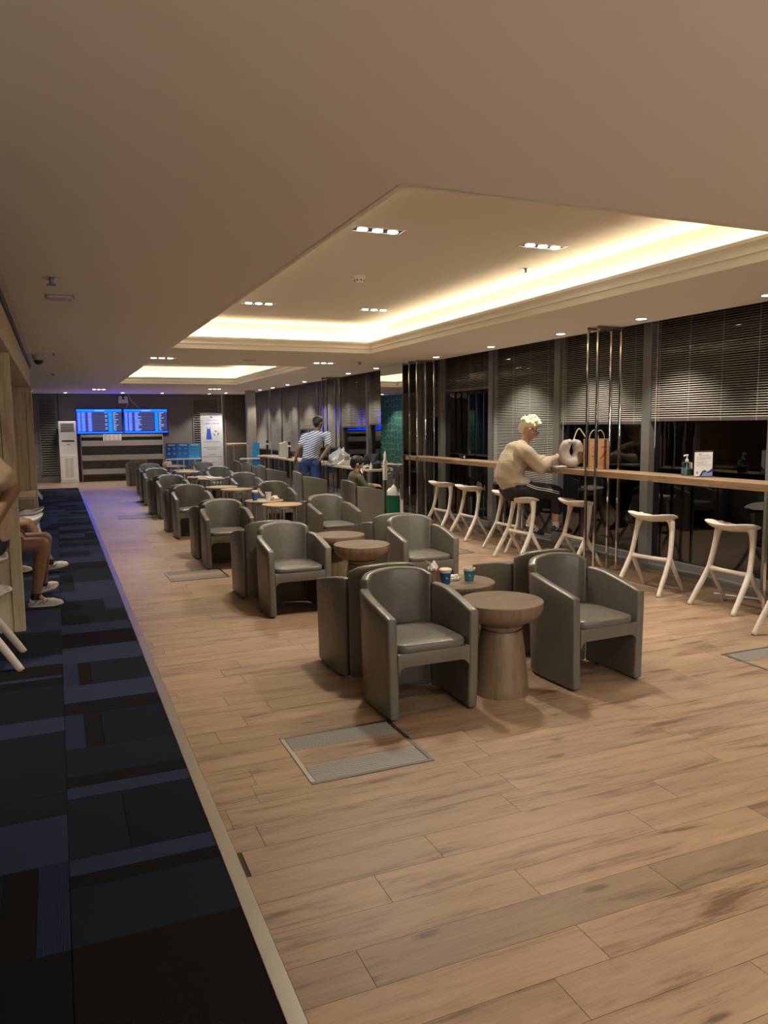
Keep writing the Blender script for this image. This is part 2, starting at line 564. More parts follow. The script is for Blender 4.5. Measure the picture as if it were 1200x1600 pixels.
ctile(XR0, 0.065, 4.32, 4.86, 'carpet_blue_x'); ctile(0.065, 0.16, 4.32, 4.86, 'carpet_brown'); ctile(0.16, XR1, 4.32, 4.86, 'carpet_navy_x')
ctile(XR0, XR1, 4.86, 5.08, 'carpet_black_y'); ctile(XR0, XR1, 5.08, 5.42, 'carpet_blue')
ctile(XR0, 0.06, 5.42, 5.95, 'carpet_blue_x'); ctile(0.06, 0.14, 5.42, 5.95, 'carpet_black'); ctile(0.14, XR1, 5.42, 5.95, 'carpet_navy_x')
ctile(XR0, XR1, 5.95, 6.4, 'carpet_blue'); ctile(XR0, XR1, 6.4, 6.85, 'carpet_black_y')
for a, b_, c in [(1.6, 2.6, 'carpet_black_y'), (3.17, 3.58, 'carpet_blue'), (3.58, 3.8, 'carpet_teal'), (3.8, 4.4, 'carpet_teal'), (4.4, 4.62, 'carpet_navy'), (4.62, 4.86, 'carpet_blue'), (4.86, 5.5, 'carpet_navy_x'), (5.5, 5.66, 'carpet_black_y'), (5.66, 5.72, 'carpet_blue'), (5.72, 6.0, 'carpet_brown'), (6.0, 6.25, 'carpet_blue'), (6.25, 6.85, 'carpet_navy')]:
    ctile(XM, XR0, a, b_, c)
ctile(XM, -0.27, 2.6, 3.17, 'carpet_teal'); ctile(-0.27, -0.15, 2.6, 3.17, 'carpet_brown'); ctile(-0.15, XR0, 2.6, 3.17, 'carpet_blue_x')
cyc = ['carpet_blue', 'carpet_navy', 'carpet_black_y', 'carpet_blue', 'carpet_teal', 'carpet_blue_x', 'carpet_navy_x', 'carpet_brown', 'carpet_blue']
for (xa, xb, ph) in ((XR0, XR1, 0), (XM, XR0, 4), (-1.7, XM, 2)):
    y = 6.85 if xa > -1 else 1.6; q = ph
    while y < 23.9:
        d = random.choice((0.18, 0.32, 0.5, 0.5))
        y2 = min(24.0, y + d)
        if random.random() < 0.35 and xb - xa < 0.7:
            xm = xa + (xb - xa) * random.choice((0.25, 0.4, 0.7))
            ctile(xa, xm, y, y2, cyc[q % 9]); ctile(xm, xb, y, y2, cyc[(q + 2) % 9])
        else:
            ctile(xa, xb, y, y2, cyc[q % 9])
        q += random.choice((1, 2)); y = y2
ts = structure(MB().box(0.525, 0.585, Y0, 24.0, -0.006, 0.004).build('trim_1', 'steel', bevel=0.003))
tag(ts, 'metal edge strip between the carpet and the planks')
ts2 = structure(MB().box(-1.2, 0.525, 23.97, 24.03, -0.006, 0.004).build('trim_2', 'steel', bevel=0.003))

# ---- ceiling with two light trays
def tray_ring(mb, x0, x1, y0, y1, prof):
    n = len(prof); vs = []
    for o, z in prof:
        vs += [(x0 - o, y0 - o, z), (x1 + o, y0 - o, z), (x1 + o, y1 + o, z), (x0 - o, y1 + o, z)]
    fs = []
    for i in range(n - 1):
        for k in range(4):
            k2 = (k + 1) % 4
            fs.append((i * 4 + k, i * 4 + k2, (i + 1) * 4 + k2, (i + 1) * 4 + k))
    mb.add(vs, fs)
TR = [(1.52, 4.47, 3.33, 11.0), (1.50, 4.38, 13.8, 20.1)]
ce = MB()
xs = (-1.9, 6.0)
tx0, tx1 = 1.52, 4.47
def cbox(x0, x1, y0, y1): ce.box(x0, x1, y0, y1, ZC, ZC + 0.06)
cbox(-1.9, XS, Y0, 3.33)
cbox(-1.9, 1.52, 3.33, 11.0); cbox(4.47, XS, 3.33, 11.0)
cbox(-1.9, XS, 11.0, 13.8)
cbox(-1.9, 1.50, 13.8, 20.1); cbox(4.38, XS, 13.8, 20.1)
cbox(-1.9, XS, 20.1, YB)
ce.box(XS, XS + 0.02, Y0, YB, ZC, 3.1); ce.box(XS, 7.0, Y0, YB, 3.08, 3.12)
for (x0, x1, y0, y1) in TR:
    ce.box(x0 - 0.3, x1 + 0.3, y0 - 0.3, y1 + 0.3, 3.2, 3.26)
ceil = structure(ce.build('ceiling', 'ceiling'))
tag(ceil, 'white plaster ceiling with two recessed light trays')
prof = [(0.03, 2.797), (-0.006, 2.797), (-0.006, 2.858), (-0.022, 2.864), (-0.022, 2.880), (-0.008, 2.886), (-0.012, 2.905), (-0.026, 2.925), (-0.042, 2.935), (-0.042, 2.962), (0.0, 2.962), (0.0, 2.90), (0.17, 2.90), (0.17, 3.2)]
for i, (x0, x1, y0, y1) in enumerate(TR):
    mb = MB(); tray_ring(mb, x0, x1, y0, y1, prof)
    t = structure(mb.build('trim_%d' % (3 + i), 'cornice'))
    tag(t, 'stepped plaster cornice around the %s ceiling light tray' % ('nearer', 'farther')[i])
    ly, lx = y1 - y0, x1 - x0
    for (nm, loc, sx, sy) in (('a', (x0 - 0.095, (y0 + y1) / 2, 2.915), 0.05, ly + 0.16), ('b', (x1 + 0.095, (y0 + y1) / 2, 2.915), 0.05, ly + 0.16),
                              ('c', ((x0 + x1) / 2, y0 - 0.095, 2.915), lx + 0.1, 0.05), ('d', ((x0 + x1) / 2, y1 + 0.095, 2.915), lx + 0.1, 0.05)):
        st = MB().box(-sx / 2, sx / 2, -sy / 2, sy / 2, -0.012, 0).build('light_strip', 'grey_plastic', t, loc=loc)
        area('cove_light', (loc[0], loc[1], loc[2] + 0.004), sx, sy, COVE_W * max(sx, sy), COVE_COL, (0, 0, 1), t)

# ---- back wall
wb = structure(MB().box(-1.9, 7.2, YB, YB + 0.15, 0, 3.2).build('wall_back', 'wall_grey'))
tag(wb, 'dark grey end wall with louvred panels')
def louvre(x0, x1, z0, z1):
    fr = MB()
    fr.box(x0 - 0.05, x0, YB - 0.03, YB, z0 - 0.05, z1 + 0.05); fr.box(x1, x1 + 0.05, YB - 0.03, YB, z0 - 0.05, z1 + 0.05)
    fr.box(x0, x1, YB - 0.03, YB, z1, z1 + 0.05); fr.box(x0, x1, YB - 0.03, YB, z0 - 0.05, z0)
    p = fr.build('louvre_frame', 'wall_grey', wb)
    z = z0
    me = None
    while z < z1 - 0.02:
        M = Matrix.Translation((0, YB - 0.02, z + 0.03)) @ Matrix.Rotation(math.radians(35), 4, 'X')
        MB().box(x0, x1, -0.035, 0.035, -0.006, 0.006, M).build('slat', 'wall_grey', p)
        z += 0.075
louvre(-0.42, 0.02, 0.30, 2.62)
louvre(4.33, 5.12, 0.30, 2.62)
MB().box(0.10, 0.14, YB - 0.02, YB, 0, 2.8).build('wall_seam', 'wall_dark', wb)
MB().box(5.25, 5.31, YB - 0.05, YB, 0, 2.8).build('corner_post', 'steel', wb)
MB().box(5.40, 6.4, YB - 0.04, YB, 0.0, 2.8).build('wall_panel', 'wall_brown', wb, bevel=0.008)
structure(MB().box(-1.9, 7.2, Y0 - 0.1, Y0, 0, 3.2).build('wall_front', 'wall_grey'))

# ---- left wall and booths
wl = structure(MB().box(-1.9, -1.72, Y0, 13.0, 0, 2.8).build('wall_left', 'oak'))
tag(wl, 'oak clad wall of the seating booths')
wl2 = structure(MB().box(-1.9, -1.25, 13.1, YB, 0, 2.8).build('wall_left_far', 'wall_grey'))
MB().box(-1.25, -1.235, 24.2, 26.55, 0.0, 2.8).build('patterned_panel', 'green_pattern', wl2)
MB().box(-1.25, -1.235, 22.2, 24.2, 0.0, 2.8).build('teal_panel', 'teal', wl2)
def partition(n, y0, y1, zt, xr):
    p = structure(empty('partition_%s' % n, (-1.0, y0, 0)))
    w_ = 0.235
    x = -1.72
    while x < xr - 0.09:
        x2 = min(x + w_, xr - 0.09)
        MB().box(x + 1.0 + 0.002, x2 + 1.0 - 0.002, 0, y1 - y0, 0.0, zt).build('board', 'oak', p, bevel=0.003)
        x = x2
    MB().box(xr - 0.088 + 1.0, xr + 1.0, -0.012, y1 - y0 + 0.012, 0.0, zt).build('end_post', 'oak', p, bevel=0.004)
    return p
tag(partition('near', 7.12, 7.20, 2.34, -0.32), 'light oak booth partition beside the nearest seated people')
tag(partition('far', 12.95, 13.03, 2.34, -0.30), 'light oak booth partition in front of the end wall')
hd = structure(MB().box(-0.46, -0.31, 3.0, 13.05, 2.34, 2.62).build('header_beam', 'oak', bevel=0.004))
MB().box(-0.47, -0.295, 3.0, 13.05, 2.62, 2.655).build('shadow_strip', 'black', hd)
MB().box(-0.45, -0.285, 3.0, 13.05, 2.655, 2.80).build('polished_strip', 'chrome', hd)
bc = structure(MB().box(-1.72, -0.46, 3.0, 12.95, 2.34, 2.40).build('ceiling_booth', 'oak'))

# ---- window wall
wr = structure(MB().box(6.25, 6.55, Y0, YB, 0.0, 0.09).build('baseboard_right', 'alu_grey', bevel=0.01))
MB().box(6.22, 6.25, Y0, YB, 0.0, 0.045).build('kick_strip', 'steel', wr)
MULL = [0.13 + 1.735 * k for k in range(-2, 16)]
BW = 1.735
for i, ym in enumerate(MULL[:-1]):
    wn = structure(empty('window_%d' % (i + 1), (XW, ym + BW / 2, 0)))
    tag(wn, 'tall dark window bay with grey aluminium frame')
    h = BW / 2
    MB().box(-0.07, 0.09, -h - 0.065, -h + 0.065, 0.09, 3.08).build('mullion', 'alu_grey', wn, bevel=0.006)
    MB().box(-0.03, 0.07, -h + 0.065, h - 0.065, 0.09, 0.16).build('bottom_rail', 'alu_grey', wn)
    MB().box(-0.03, 0.07, -h + 0.065, h - 0.065, 3.0, 3.08).build('top_rail', 'alu_grey', wn)
    MB().box(0.02, 0.028, -h + 0.065, h - 0.065, 0.16, 3.0).build('pane', 'window_glass', wn)
structure(MB().box(7.6, 7.7, Y0, 40, -0.5, 3.5).build('wall_outside', 'wall_dark'))
structure(MB().box(6.6, 7.7, Y0, YB + 2, -0.5, -0.06).build('ground_outside', 'wall_dark'))

# ---- mirrored column
mc = structure(empty('column_mirror', (5.72, 12.6, 0), math.radians(3.0)))
tag(mc, 'mirror clad square column between the bar and the work counter')
MB().box(0.02, 0.62, 0.02, 0.90, 0, 2.8).build('core', 'wall_dark', mc)
MB().box(0.0, 0.012, 0.012, 0.91, 0.0, 2.8).build('side_mirror', 'mirror', mc)
MB().box(0.012, 0.40, 0.0, 0.012, 0.0, 2.8).build('front_mirror', 'mirror_bronze', mc)
MB().box(-0.004, 0.012, -0.004, 0.012, 0.0, 2.8).build('corner_trim', 'steel_dark', mc)
MB().box(0.40, 0.47, -0.01, 0.10, 0.0, 2.8).build('edge_post', 'alu_grey', mc)

# ================================================================== CEILING FITTINGS
def triple_light(x, y, z, label, power=SPOT_TRIPLE, col=NEUT):
    t = thing('triple_downlight', label, 'ceiling light', (x, y, z), 0, 'triple ceiling downlights')
    f = MB()
    L, W = 0.21, 0.075
    f.box(-L, L, -W, -W + 0.014, -0.006, 0); f.box(-L, L, W - 0.014, W, -0.006, 0)
    f.box(-L, -L + 0.014, -W + 0.014, W - 0.014, -0.006, 0); f.box(L - 0.014, L, -W + 0.014, W - 0.014, -0.006, 0)
    f.build('frame', 'white_plastic', t)
    MB().box(-L + 0.014, L - 0.014, -W + 0.014, W - 0.014, -0.002, 0).build('housing', 'black', t)
    for k in (-1, 0, 1):
        MB().lathe([(0.040, -0.002), (0.040, -0.010), (0.03, -0.012), (0.0001, -0.012)], 20, (k * 0.125, 0, 0)).build('lamp', 'lamp_white', t)
    spot('downlight_beam', (0, 0, -0.03), power, 118, 0.55, col, t, 0.09)
    return t
triple_light(2.35, 5.62, 3.2, 'three-lamp recessed downlight nearest the left edge of the near tray')
triple_light(3.85, 5.62, 3.2, 'three-lamp recessed downlight above the near chairs by the glowing right cove')
triple_light(2.35, 9.38, 3.2, 'three-lamp recessed downlight at the left far end of the near tray')
triple_light(3.87, 9.40, 3.2, 'three-lamp recessed downlight at the right far end of the near tray')
triple_light(1.60, 12.65, 2.8, 'three-lamp recessed downlight on the flat ceiling between trays, left one', SPOT_TRIPLE * 0.7)
triple_light(4.35, 12.90, 2.8, 'three-lamp recessed downlight on the flat ceiling between trays, right one', SPOT_TRIPLE * 0.7)
BLUISH = (0.80, 0.88, 1.0)
triple_light(2.2, 15.4, 3.2, 'three-lamp recessed downlight in the left near part of the far tray', SPOT_TRIPLE * 1.0, BLUISH)
triple_light(3.7, 15.4, 3.2, 'three-lamp recessed downlight in the right near part of the far tray', SPOT_TRIPLE * 1.0, BLUISH)
triple_light(2.2, 18.6, 3.2, 'three-lamp recessed downlight in the left far part of the far tray', SPOT_TRIPLE * 1.0, BLUISH)
triple_light(3.7, 18.6, 3.2, 'three-lamp recessed downlight in the right far part of the far tray', SPOT_TRIPLE * 1.0, BLUISH)
triple_light(4.3, 22.6, 2.8, 'three-lamp recessed downlight near the end wall banner', SPOT_TRIPLE * 0.7)
triple_light(1.2, 23.4, 2.8, 'three-lamp recessed downlight in front of the flight screens', SPOT_TRIPLE * 0.6)
triple_light(2.35, 1.3, 2.8, 'added three-lamp recessed downlight above the bare floor, left one', SPOT_TRIPLE * 0.7)  # this pair is added out of view to light the foreground
triple_light(4.4, 1.3, 2.8, 'added three-lamp recessed downlight above the bare floor, right one', SPOT_TRIPLE * 0.7)
triple_light(2.35, -2.0, 2.8, 'added three-lamp recessed downlight behind the viewer, left one', SPOT_TRIPLE * 0.8)  # unseen pair added for more light from behind the camera
triple_light(4.4, -2.0, 2.8, 'added three-lamp recessed downlight behind the viewer, right one', SPOT_TRIPLE * 0.8)

def round_light(x, y, z, label, power=SPOT_ROUND, col=NEUT):
    t = thing('round_downlight', label, 'ceiling light', (x, y, z), 0, 'round downlights along the windows')
    MB().lathe([(0.075, 0), (0.075, -0.004), (0.055, -0.008), (0.052, -0.002)], 24, cap=False).build('trim_ring', 'white_plastic', t)
    MB().lathe([(0.052, -0.003), (0.04, -0.009), (0.0001, -0.010)], 24).build('lamp', 'lamp_white', t)
    spot('downlight_beam', (0, 0, -0.03), power, 105, 0.5, col, t, 0.05)
def added_globe(x, y, z, label, power):  # unseen globe lamp added to brighten the near ceiling
    t = thing('added_globe', label, 'added fill lamp', (x, y, z), 0, 'globe lamps added behind the viewer')
    MB().lathe([(.01, .19), (.09, .165), (.16, .10), (.19, 0), (.16, -.10), (.09, -.165), (.01, -.19)], 28).build('globe', 'globe_glow', t, smooth='all')
    MB().tube([(0, 0, .18), (0, 0, ZC - z - .02)], .006, 8).build('cord', 'black', t)
    MB().lathe([(.06, ZC - z - .025), (.06, ZC - z)], 20).build('ceiling_rose', 'white_plastic', t)
    d = bpy.data.lights.new('globe_fill', 'POINT'); d.energy = power; d.color = (1.0, 0.89, 0.80); d.shadow_soft_size = .22
    o = bpy.data.objects.new('globe_fill', d); COL.objects.link(o); o.parent = t
emis('globe_glow', (1.0, 0.86, 0.68), 2.5)
GLOBE = 430.0
added_globe(0.9, -2.4, 1.75, 'added white globe lamp behind the viewer, by the carpet', GLOBE)
added_globe(2.9, -2.8, 1.75, 'added white globe lamp behind the viewer, middle one', GLOBE)
added_globe(4.9, -2.4, 1.75, 'added white globe lamp behind the viewer, by the windows', GLOBE)
RL = [3.4, 4.95, 6.52, 7.92, 9.55, 11.25, 13.78, 15.3, 16.9, 18.4, 19.9, 21.4, 22.9, 24.4]
for i, yy in enumerate(RL):
    round_light(5.70, yy, 2.8, 'small round downlight in the soffit along the windows, %s from the camera' % ORD[i], SPOT_ROUND * (1.0 if yy < 12 else 0.5))
round_light(4.75, 25.9, 2.8, 'small round downlight above the roll-up banner', SPOT_ROUND * 1.2)
round_light(5.15, 25.2, 2.8, 'small round downlight just before the corner post of the end wall', SPOT_ROUND)
round_light(2.0, 25.6, 2.8, 'small round downlight above the flight information screens', SPOT_ROUND * 0.8)
round_light(-0.6, 24.8, 2.8, 'added small round downlight before the green patterned wall', 110)  # added out of sight to light the panels seen in the column mirror
round_light(0.35, 25.7, 2.8, 'added small round downlight above the tall air conditioner', 60)  # extra lamp added to brighten the white cabinet
round_light(3.2, 25.6, 2.8, 'added small round downlight above the blue leaflet display', 60)  # extra lamp added to brighten the shelf by the end wall
round_light(-0.75, 9.6, 2.34, 'small round downlight in the oak ceiling of the booth', 130)
round_light(-0.9, 5.6, 2.34, 'small round downlight in the oak ceiling over the nearest bar stool', 90)

def sprinkler(x, y, z, label, s=1.0):
    t = thing('sprinkler', label, 'sprinkler', (x, y, z), 0, 'ceiling sprinklers')
    MB().lathe([(0.045 * s, 0), (0.045 * s, -0.006), (0.02 * s, -0.012)], 16).build('escutcheon', 'chrome', t)
    MB().lathe([(0.011 * s, -0.01), (0.011 * s, -0.035 * s), (0.026 * s, -0.037 * s), (0.026 * s, -0.04 * s), (0.002, -0.042 * s)], 12).build('head', 'steel_dark', t)
sprinkler(4.25, 6.48, 3.2, 'small chrome sprinkler beside the right downlight in the near tray')
sprinkler(0.03, 6.2, 2.8, 'dark sprinkler nearest above the carpet aisle', 1.3)
sprinkler(0.04, 12.3, 2.8, 'small sprinkler beside the dome camera above the aisle')
sprinkler(0.02, 17.0, 2.8, 'distant sprinkler above the far end of the aisle')
sprinkler(4.9, 12.6, 2.8, 'small sprinkler on the flat ceiling between the trays')
t = thing('smoke_detector', 'white smoke detector in the middle of the near tray', 'smoke detector', (2.88, 7.38, 3.2))
MB().lathe([(0.062, 0), (0.062, -0.015), (0.055, -0.02), (0.042, -0.06), (0.036, -0.066), (0.001, -0.068)], 24).build('body', 'white_plastic', t, smooth=True)
for k in range(8):
    a = k * PI / 4
    MB().box(-0.006, 0.006, 0.044, 0.051, -0.052, -0.036).build('vent', 'black', t, rot=(0, 0, a))
t = thing('ceiling_speaker', 'flat white ceiling plate above the carpet aisle', 'ceiling plate', (0.09, 7.05, 2.8))
MB().suplathe([(1, 0), (1, -0.012), (0.94, -0.022), (0.001, -0.024)], 0.105, 0.085, 8).build('cover', 'grey_plastic', t, smooth=True)
MB().box(-0.11, 0.11, -0.09, 0.09, -0.004, 0).build('gasket', 'black', t)
t = thing('dome_camera', 'white ceiling security camera with dark dome beside the booths', 'security camera', (-0.17, 12.6, 2.8))
MB().lathe([(0.085, 0), (0.085, -0.06), (0.07, -0.085)], 24).build('housing', 'grey_plastic', t, smooth=True)
MB().lathe([(0.066, -0.085), (0.06, -0.115), (0.035, -0.14), (0.001, -0.15)], 24).build('dome', 'black', t, smooth=True)
t = thing('ceiling_hatch_speaker', 'round flat speaker grille between the two trays', 'ceiling speaker', (3.0, 12.7, 2.8))
MB().lathe([(0.11, 0), (0.11, -0.006), (0.1, -0.01), (0.001, -0.01)], 28).build('grille', 'grey_plastic', t)

# ================================================================== BLINDS
def blind(i, zb, tilt, label, zt=3.02):
    ym = MULL[i] + BW / 2
    wdt = BW - 0.15
    t = thing('venetian_blind', label, 'blind', (XW - 0.045, ym, 0), 0, 'venetian blinds')
    h = wdt / 2
    MB().box(-0.02, 0.02, -h, h, zt, zt + 0.04).build('headrail', 'blind_rail', t)
    mb = MB()
    z = zb + 0.045; pt = 0.0245; hw = 0.0135
    ct, stt = math.cos(tilt) * hw, math.sin(tilt) * hw
    while z < zt - 0.01:
        zz = z + random.uniform(-0.0008, 0.0008)
        a0, a1, a2 = (-ct, zz - stt), (0.0, zz + 0.002), (ct, zz + stt)
        mb.add([(a0[0], -h, a0[1]), (a1[0], -h, a1[1]), (a2[0], -h, a2[1]), (a0[0], h, a0[1]), (a1[0], h, a1[1]), (a2[0], h, a2[1])], [(0, 1, 4, 3), (1, 2, 5, 4)])
        z += pt
    s = mb.build('slats', 'blind', t); s['kind'] = 'stuff'
    MB().box(-0.014, 0.014, -h, h, zb, zb + 0.04).build('bottom_rail', 'blind_rail', t, bevel=0.004)
    for q in (-0.42, -0.14, 0.14, 0.42):
        MB().box(-0.0155, -0.0143, q * wdt - 0.0018, q * wdt + 0.0018, zb, zt).build('ladder_cord', 'cord', t)
    MB().tube([(-0.03, h - 0.1, zt), (-0.032, h - 0.1, max(zb - 0.3, 0.9))], 0.0035, 6).build('tilt_wand', 'cord', t)
bspec = {5: (1.73, 0.5), 6: (1.70, 0.55), 7: (0.78, 0.50), 8: (2.27, 0.45), 9: (1.85, 0.5), 10: (1.72, 0.6), 11: (1.66, 0.62), 12: (1.15, 0.95), 13: (1.6, 1.0), 14: (0.95, 1.0), 15: (0.95, 1.0), 16: (0.95, 1.0)}
blab = {5: 'grey venetian blind half lowered above the sanitizer and the small sign', 6: 'grey venetian blind half lowered behind the steel frames at the bar',
        7: 'dark slatted blind lowered fully behind the seated woman', 8: 'short grey blind drawn up high to the left of the seated woman'}
for i, (zb, tl) in bspec.items():
    blind(i, zb, tl, blab.get(i, 'grey venetian blind over the work counter, %s window past the mirrored column' % ORD[i - 9]))

# ================================================================== TUB CHAIRS
def strip(bot, top, zt, zb, th, levels=5):
    """curved panel: outer plan at the floor and at the top, a top height per plan point"""
    mb = MB(); n = len(bot)
    def normals(P):
        out = []
        for i in range(n):
            a = Vector(P[max(i - 1, 0)]); b = Vector(P[min(i + 1, n - 1)])
            d = (b - a).normalized(); out.append(Vector((-d.y, d.x)))
        return out
    nb = normals(bot)
    grid = {}
    for side in (0, 1):
        for i in range(n):
            for j in range(levels + 1):
                t = j / levels
                p = Vector(bot[i]).lerp(Vector(top[i]), t) + nb[i] * (th * side)
                grid[(side, i, j)] = len(mb.v)
                mb.v.append((p.x, p.y, zb[i] + (zt[i] - zb[i]) * t))
    def q(a, b, c, d): mb.f.append([a, b, c, d]); mb.mi.append(0)
    for i in range(n - 1):
        for j in range(levels):
            q(grid[0, i, j], grid[0, i + 1, j], grid[0, i + 1, j + 1], grid[0, i, j + 1])
            q(grid[1, i, j], grid[1, i, j + 1], grid[1, i + 1, j + 1], grid[1, i + 1, j])
        q(grid[0, i, levels], grid[0, i + 1, levels], grid[1, i + 1, levels], grid[1, i, levels])
        q(grid[0, i, 0], grid[1, i, 0], grid[1, i + 1, 0], grid[0, i + 1, 0])
    for j in range(levels):
        q(grid[0, 0, j], grid[0, 0, j + 1], grid[1, 0, j + 1], grid[1, 0, j])
        q(grid[0, n - 1, j], grid[1, n - 1, j], grid[1, n - 1, j + 1], grid[0, n - 1, j + 1])
    return mb
def interp(pts, n):
    """resample a list of tuples with Catmull-Rom"""
    P = [Vector(p) for p in pts]; out = []
    m_ = len(P) - 1
    for k in range(n):
        u = k / (n - 1) * m_
        i = min(int(u), m_ - 1); t = u - i
        p0, p1, p2, p3 = P[max(i - 1, 0)], P[i], P[i + 1], P[min(i + 2, m_)]
        out.append(tuple(0.5 * ((2 * p1) + (p2 - p0) * t + (2 * p0 - 5 * p1 + 4 * p2 - p3) * t * t + (3 * p1 - p0 - 3 * p2 + p3) * t ** 3)))
    return out
def make_chair():
    t = thing('tub_chair', 'x', 'chair')
    for s in (1, -1):
        bot = interp([(.288, -.315, 0), (.297, -.13, 0), (.295, .07, 0), (.262, .185, 0)], 9)
        top = interp([(.300, -.312, .612), (.306, -.13, .652), (.304, .07, .690), (.272, .200, .700)], 9)
        mb = strip([(p[0], p[1]) for p in bot], [(p[0], p[1]) for p in top], [p[2] for p in top], [.012] * 9, .062)
        mb.v = [(x * s, y, z) for x, y, z in mb.v]
        o = mb.build('side_panel', 'leather', t, smooth=True, bevel=.016, segs=3)
        for yy in (-.27, .10):
            MB().lathe([(.016, 0), (.016, .014)], 10, (s * .262, yy, 0)).build('foot_glide', 'rubber', o)
    bot = interp([(-.246, .205, 0), (-.17, .262, 0), (0, .288, 0), (.17, .262, 0), (.246, .205, 0)], 15)
    top = interp([(-.262, .222, .745), (-.19, .292, .783), (0, .330, .800), (.19, .292, .783), (.262, .222, .745)], 15)
    mb = strip([(-p[0], p[1]) for p in bot], [(-p[0], p[1]) for p in top], [p[2] for p in top], [.012] * 15, .062, 6)
    mb.build('backrest', 'leather', t, smooth=True, bevel=.018, segs=3)
    poly = [(-.235, .402), (.235, .402), (.235, .262)]
    for k in range(6):
        a = k / 5 * PI / 2
        poly.append((.18 + .055 * math.cos(a), .262 + .06 * math.sin(a)))
    pts2 = [(-x, z) for x, z in reversed(poly[2:])]
    MB().prism(poly + pts2, 'Y', -.311, -.262).build('front_rail', 'leather', t, smooth=True, bevel=.006)
    MB().box(-.235, .235, -.262, .22, .375, .395).build('seat_base', 'leather_dark', t)
    zf = lambda x, y: 0.010 * (y * -1.2) + 0.014 * max(0, 1 - (x / .21) ** 2) * max(0, 1 - (y / .24) ** 2)
    c = MB().suplathe([(.90, .392), (.965, .394), (1.0, .404), (1.0, .430), (.985, .440), (.94, .4455), (.8, .449), (.55, .452), (.25, .4535), (.001, .454)], .233, .262, 7, 48, (0, -.048, 0), zf)
    c.build('seat_cushion', 'leather', t, smooth='all')
    return t
chair0 = make_chair()
chair_used = [False]
def place_chair(x, y, rz, label, group):
    if not chair_used[0]:
        chair_used[0] = True
        chair0.location = (x, y, 0); chair0.rotation_euler = (0, 0, rz)
        tag(chair0, label, None, group)
        KID[chair0.name] = kids(chair0)
        return chair0
    return copy_tree(chair0, (x, y, 0), rz, label, group)
ROWS = [(3.945, 5.30, 1.985, 3.245, 2.0, 3.30), (6.62, 7.98, 1.975, 3.31, 1.92, 3.30), (9.25, 10.55, 1.90, 3.30, 1.90, 3.35), (12.05, 13.40, 1.93, 3.30, 1.90, 3.35),
        (14.85, 16.15, 2.02, 3.45, 1.95, 3.45), (17.55, 18.85, 2.05, 3.45, 2.05, 3.45), (20.1, 21.4, 2.2, 3.55, 2.2, 3.55)]
G = 'grey leather tub chairs set in back-to-back rows'
jit = lambda a: math.radians(random.uniform(-a, a))
for i, (fa, fb, xl, xr, xbl, xbr) in enumerate(ROWS):
    place_chair(xl, fa + .31, jit(2), 'grey tub chair facing the camera beside the carpet aisle, %s from the front' % ORD[i], G)
    place_chair(xr, fa + .31, jit(3), 'grey tub chair facing the camera on the window side, %s from the front' % ORD[i], G)
    place_chair(xbl, fb - .31, PI + jit(2), 'grey tub chair turned to the end wall beside the carpet aisle, %s from the front' % ORD[i], G)
    place_chair(xbr, fb - .31, PI + jit(3), 'grey tub chair turned to the end wall on the window side, %s from the front' % ORD[i], G)
place_chair(2.2, 24.0, PI + .1, 'last grey tub chair standing alone below the flight screens', G)
CY = [12.33, 13.95, 15.3, 16.95, 18.35, 19.8, 21.2]
clab = ['grey tub chair drawn up to the work counter with the dark-haired boy in it', 'empty grey tub chair at the work counter between the boy and the standing man', 'grey tub chair at the work counter just in front of the standing man',
        'grey tub chair at the work counter just past the standing man', 'fifth grey tub chair along the work counter', 'sixth grey tub chair along the work counter', 'seventh and last grey tub chair along the work counter']
for yy, lb in zip(CY, clab):
    if yy in (13.95, 16.95): continue
    place_chair(4.79, yy, PI / 2 + jit(4), lb, 'grey tub chairs at the work counter')

# ================================================================== SIDE TABLES
def make_drum():
    t = thing('pedestal_table', 'x', 'table')
    MB().lathe([(.180, 0), (.181, .01), (.176, .06), (.165, .17), (.152, .28), (.141, .36), (.134, .40), (.128, .415)], 40).build('pedestal', 'drum_wood', t, smooth=True)
    MB().lathe([(.110, .415), (.110, .425), (.132, .430), (.135, .445), (.128, .452), (.118, .456)], 40).build('neck_ring', 'drum_wood', t, smooth=True)
    MB().lathe([(.118, .456), (.17, .468), (.225, .493), (.255, .525), (.266, .56), (.266, .592)], 48).build('bowl', 'drum_wood', t, smooth=True)
    MB().lathe([(.266, .592), (.2665, .598), (.262, .602), (.001, .602)], 48).build('table_top', 'drum_top', t, smooth=True)
    return t
def make_legged():
    t = thing('round_table', 'x', 'table')
    MB().lathe([(.236, .684), (.262, .690), (.265, .700), (.262, .706), (.001, .707)], 48).build('table_top', 'table_top', t, smooth=True)
    for k in range(4):
        a = PI / 4 + k * PI / 2
        ca, sa = math.cos(a), math.sin(a)
        MB().tube([(.185 * ca, .185 * sa, .684), (.19 * ca, .19 * sa, .0)], .016, 12).build('leg', 'steel', t, smooth=True)
    MB().lathe([(.2, .660), (.2, .684)], 32).build('apron_ring', 'steel', t, smooth=True)
    return t
drum0, leg0 = make_drum(), make_legged()
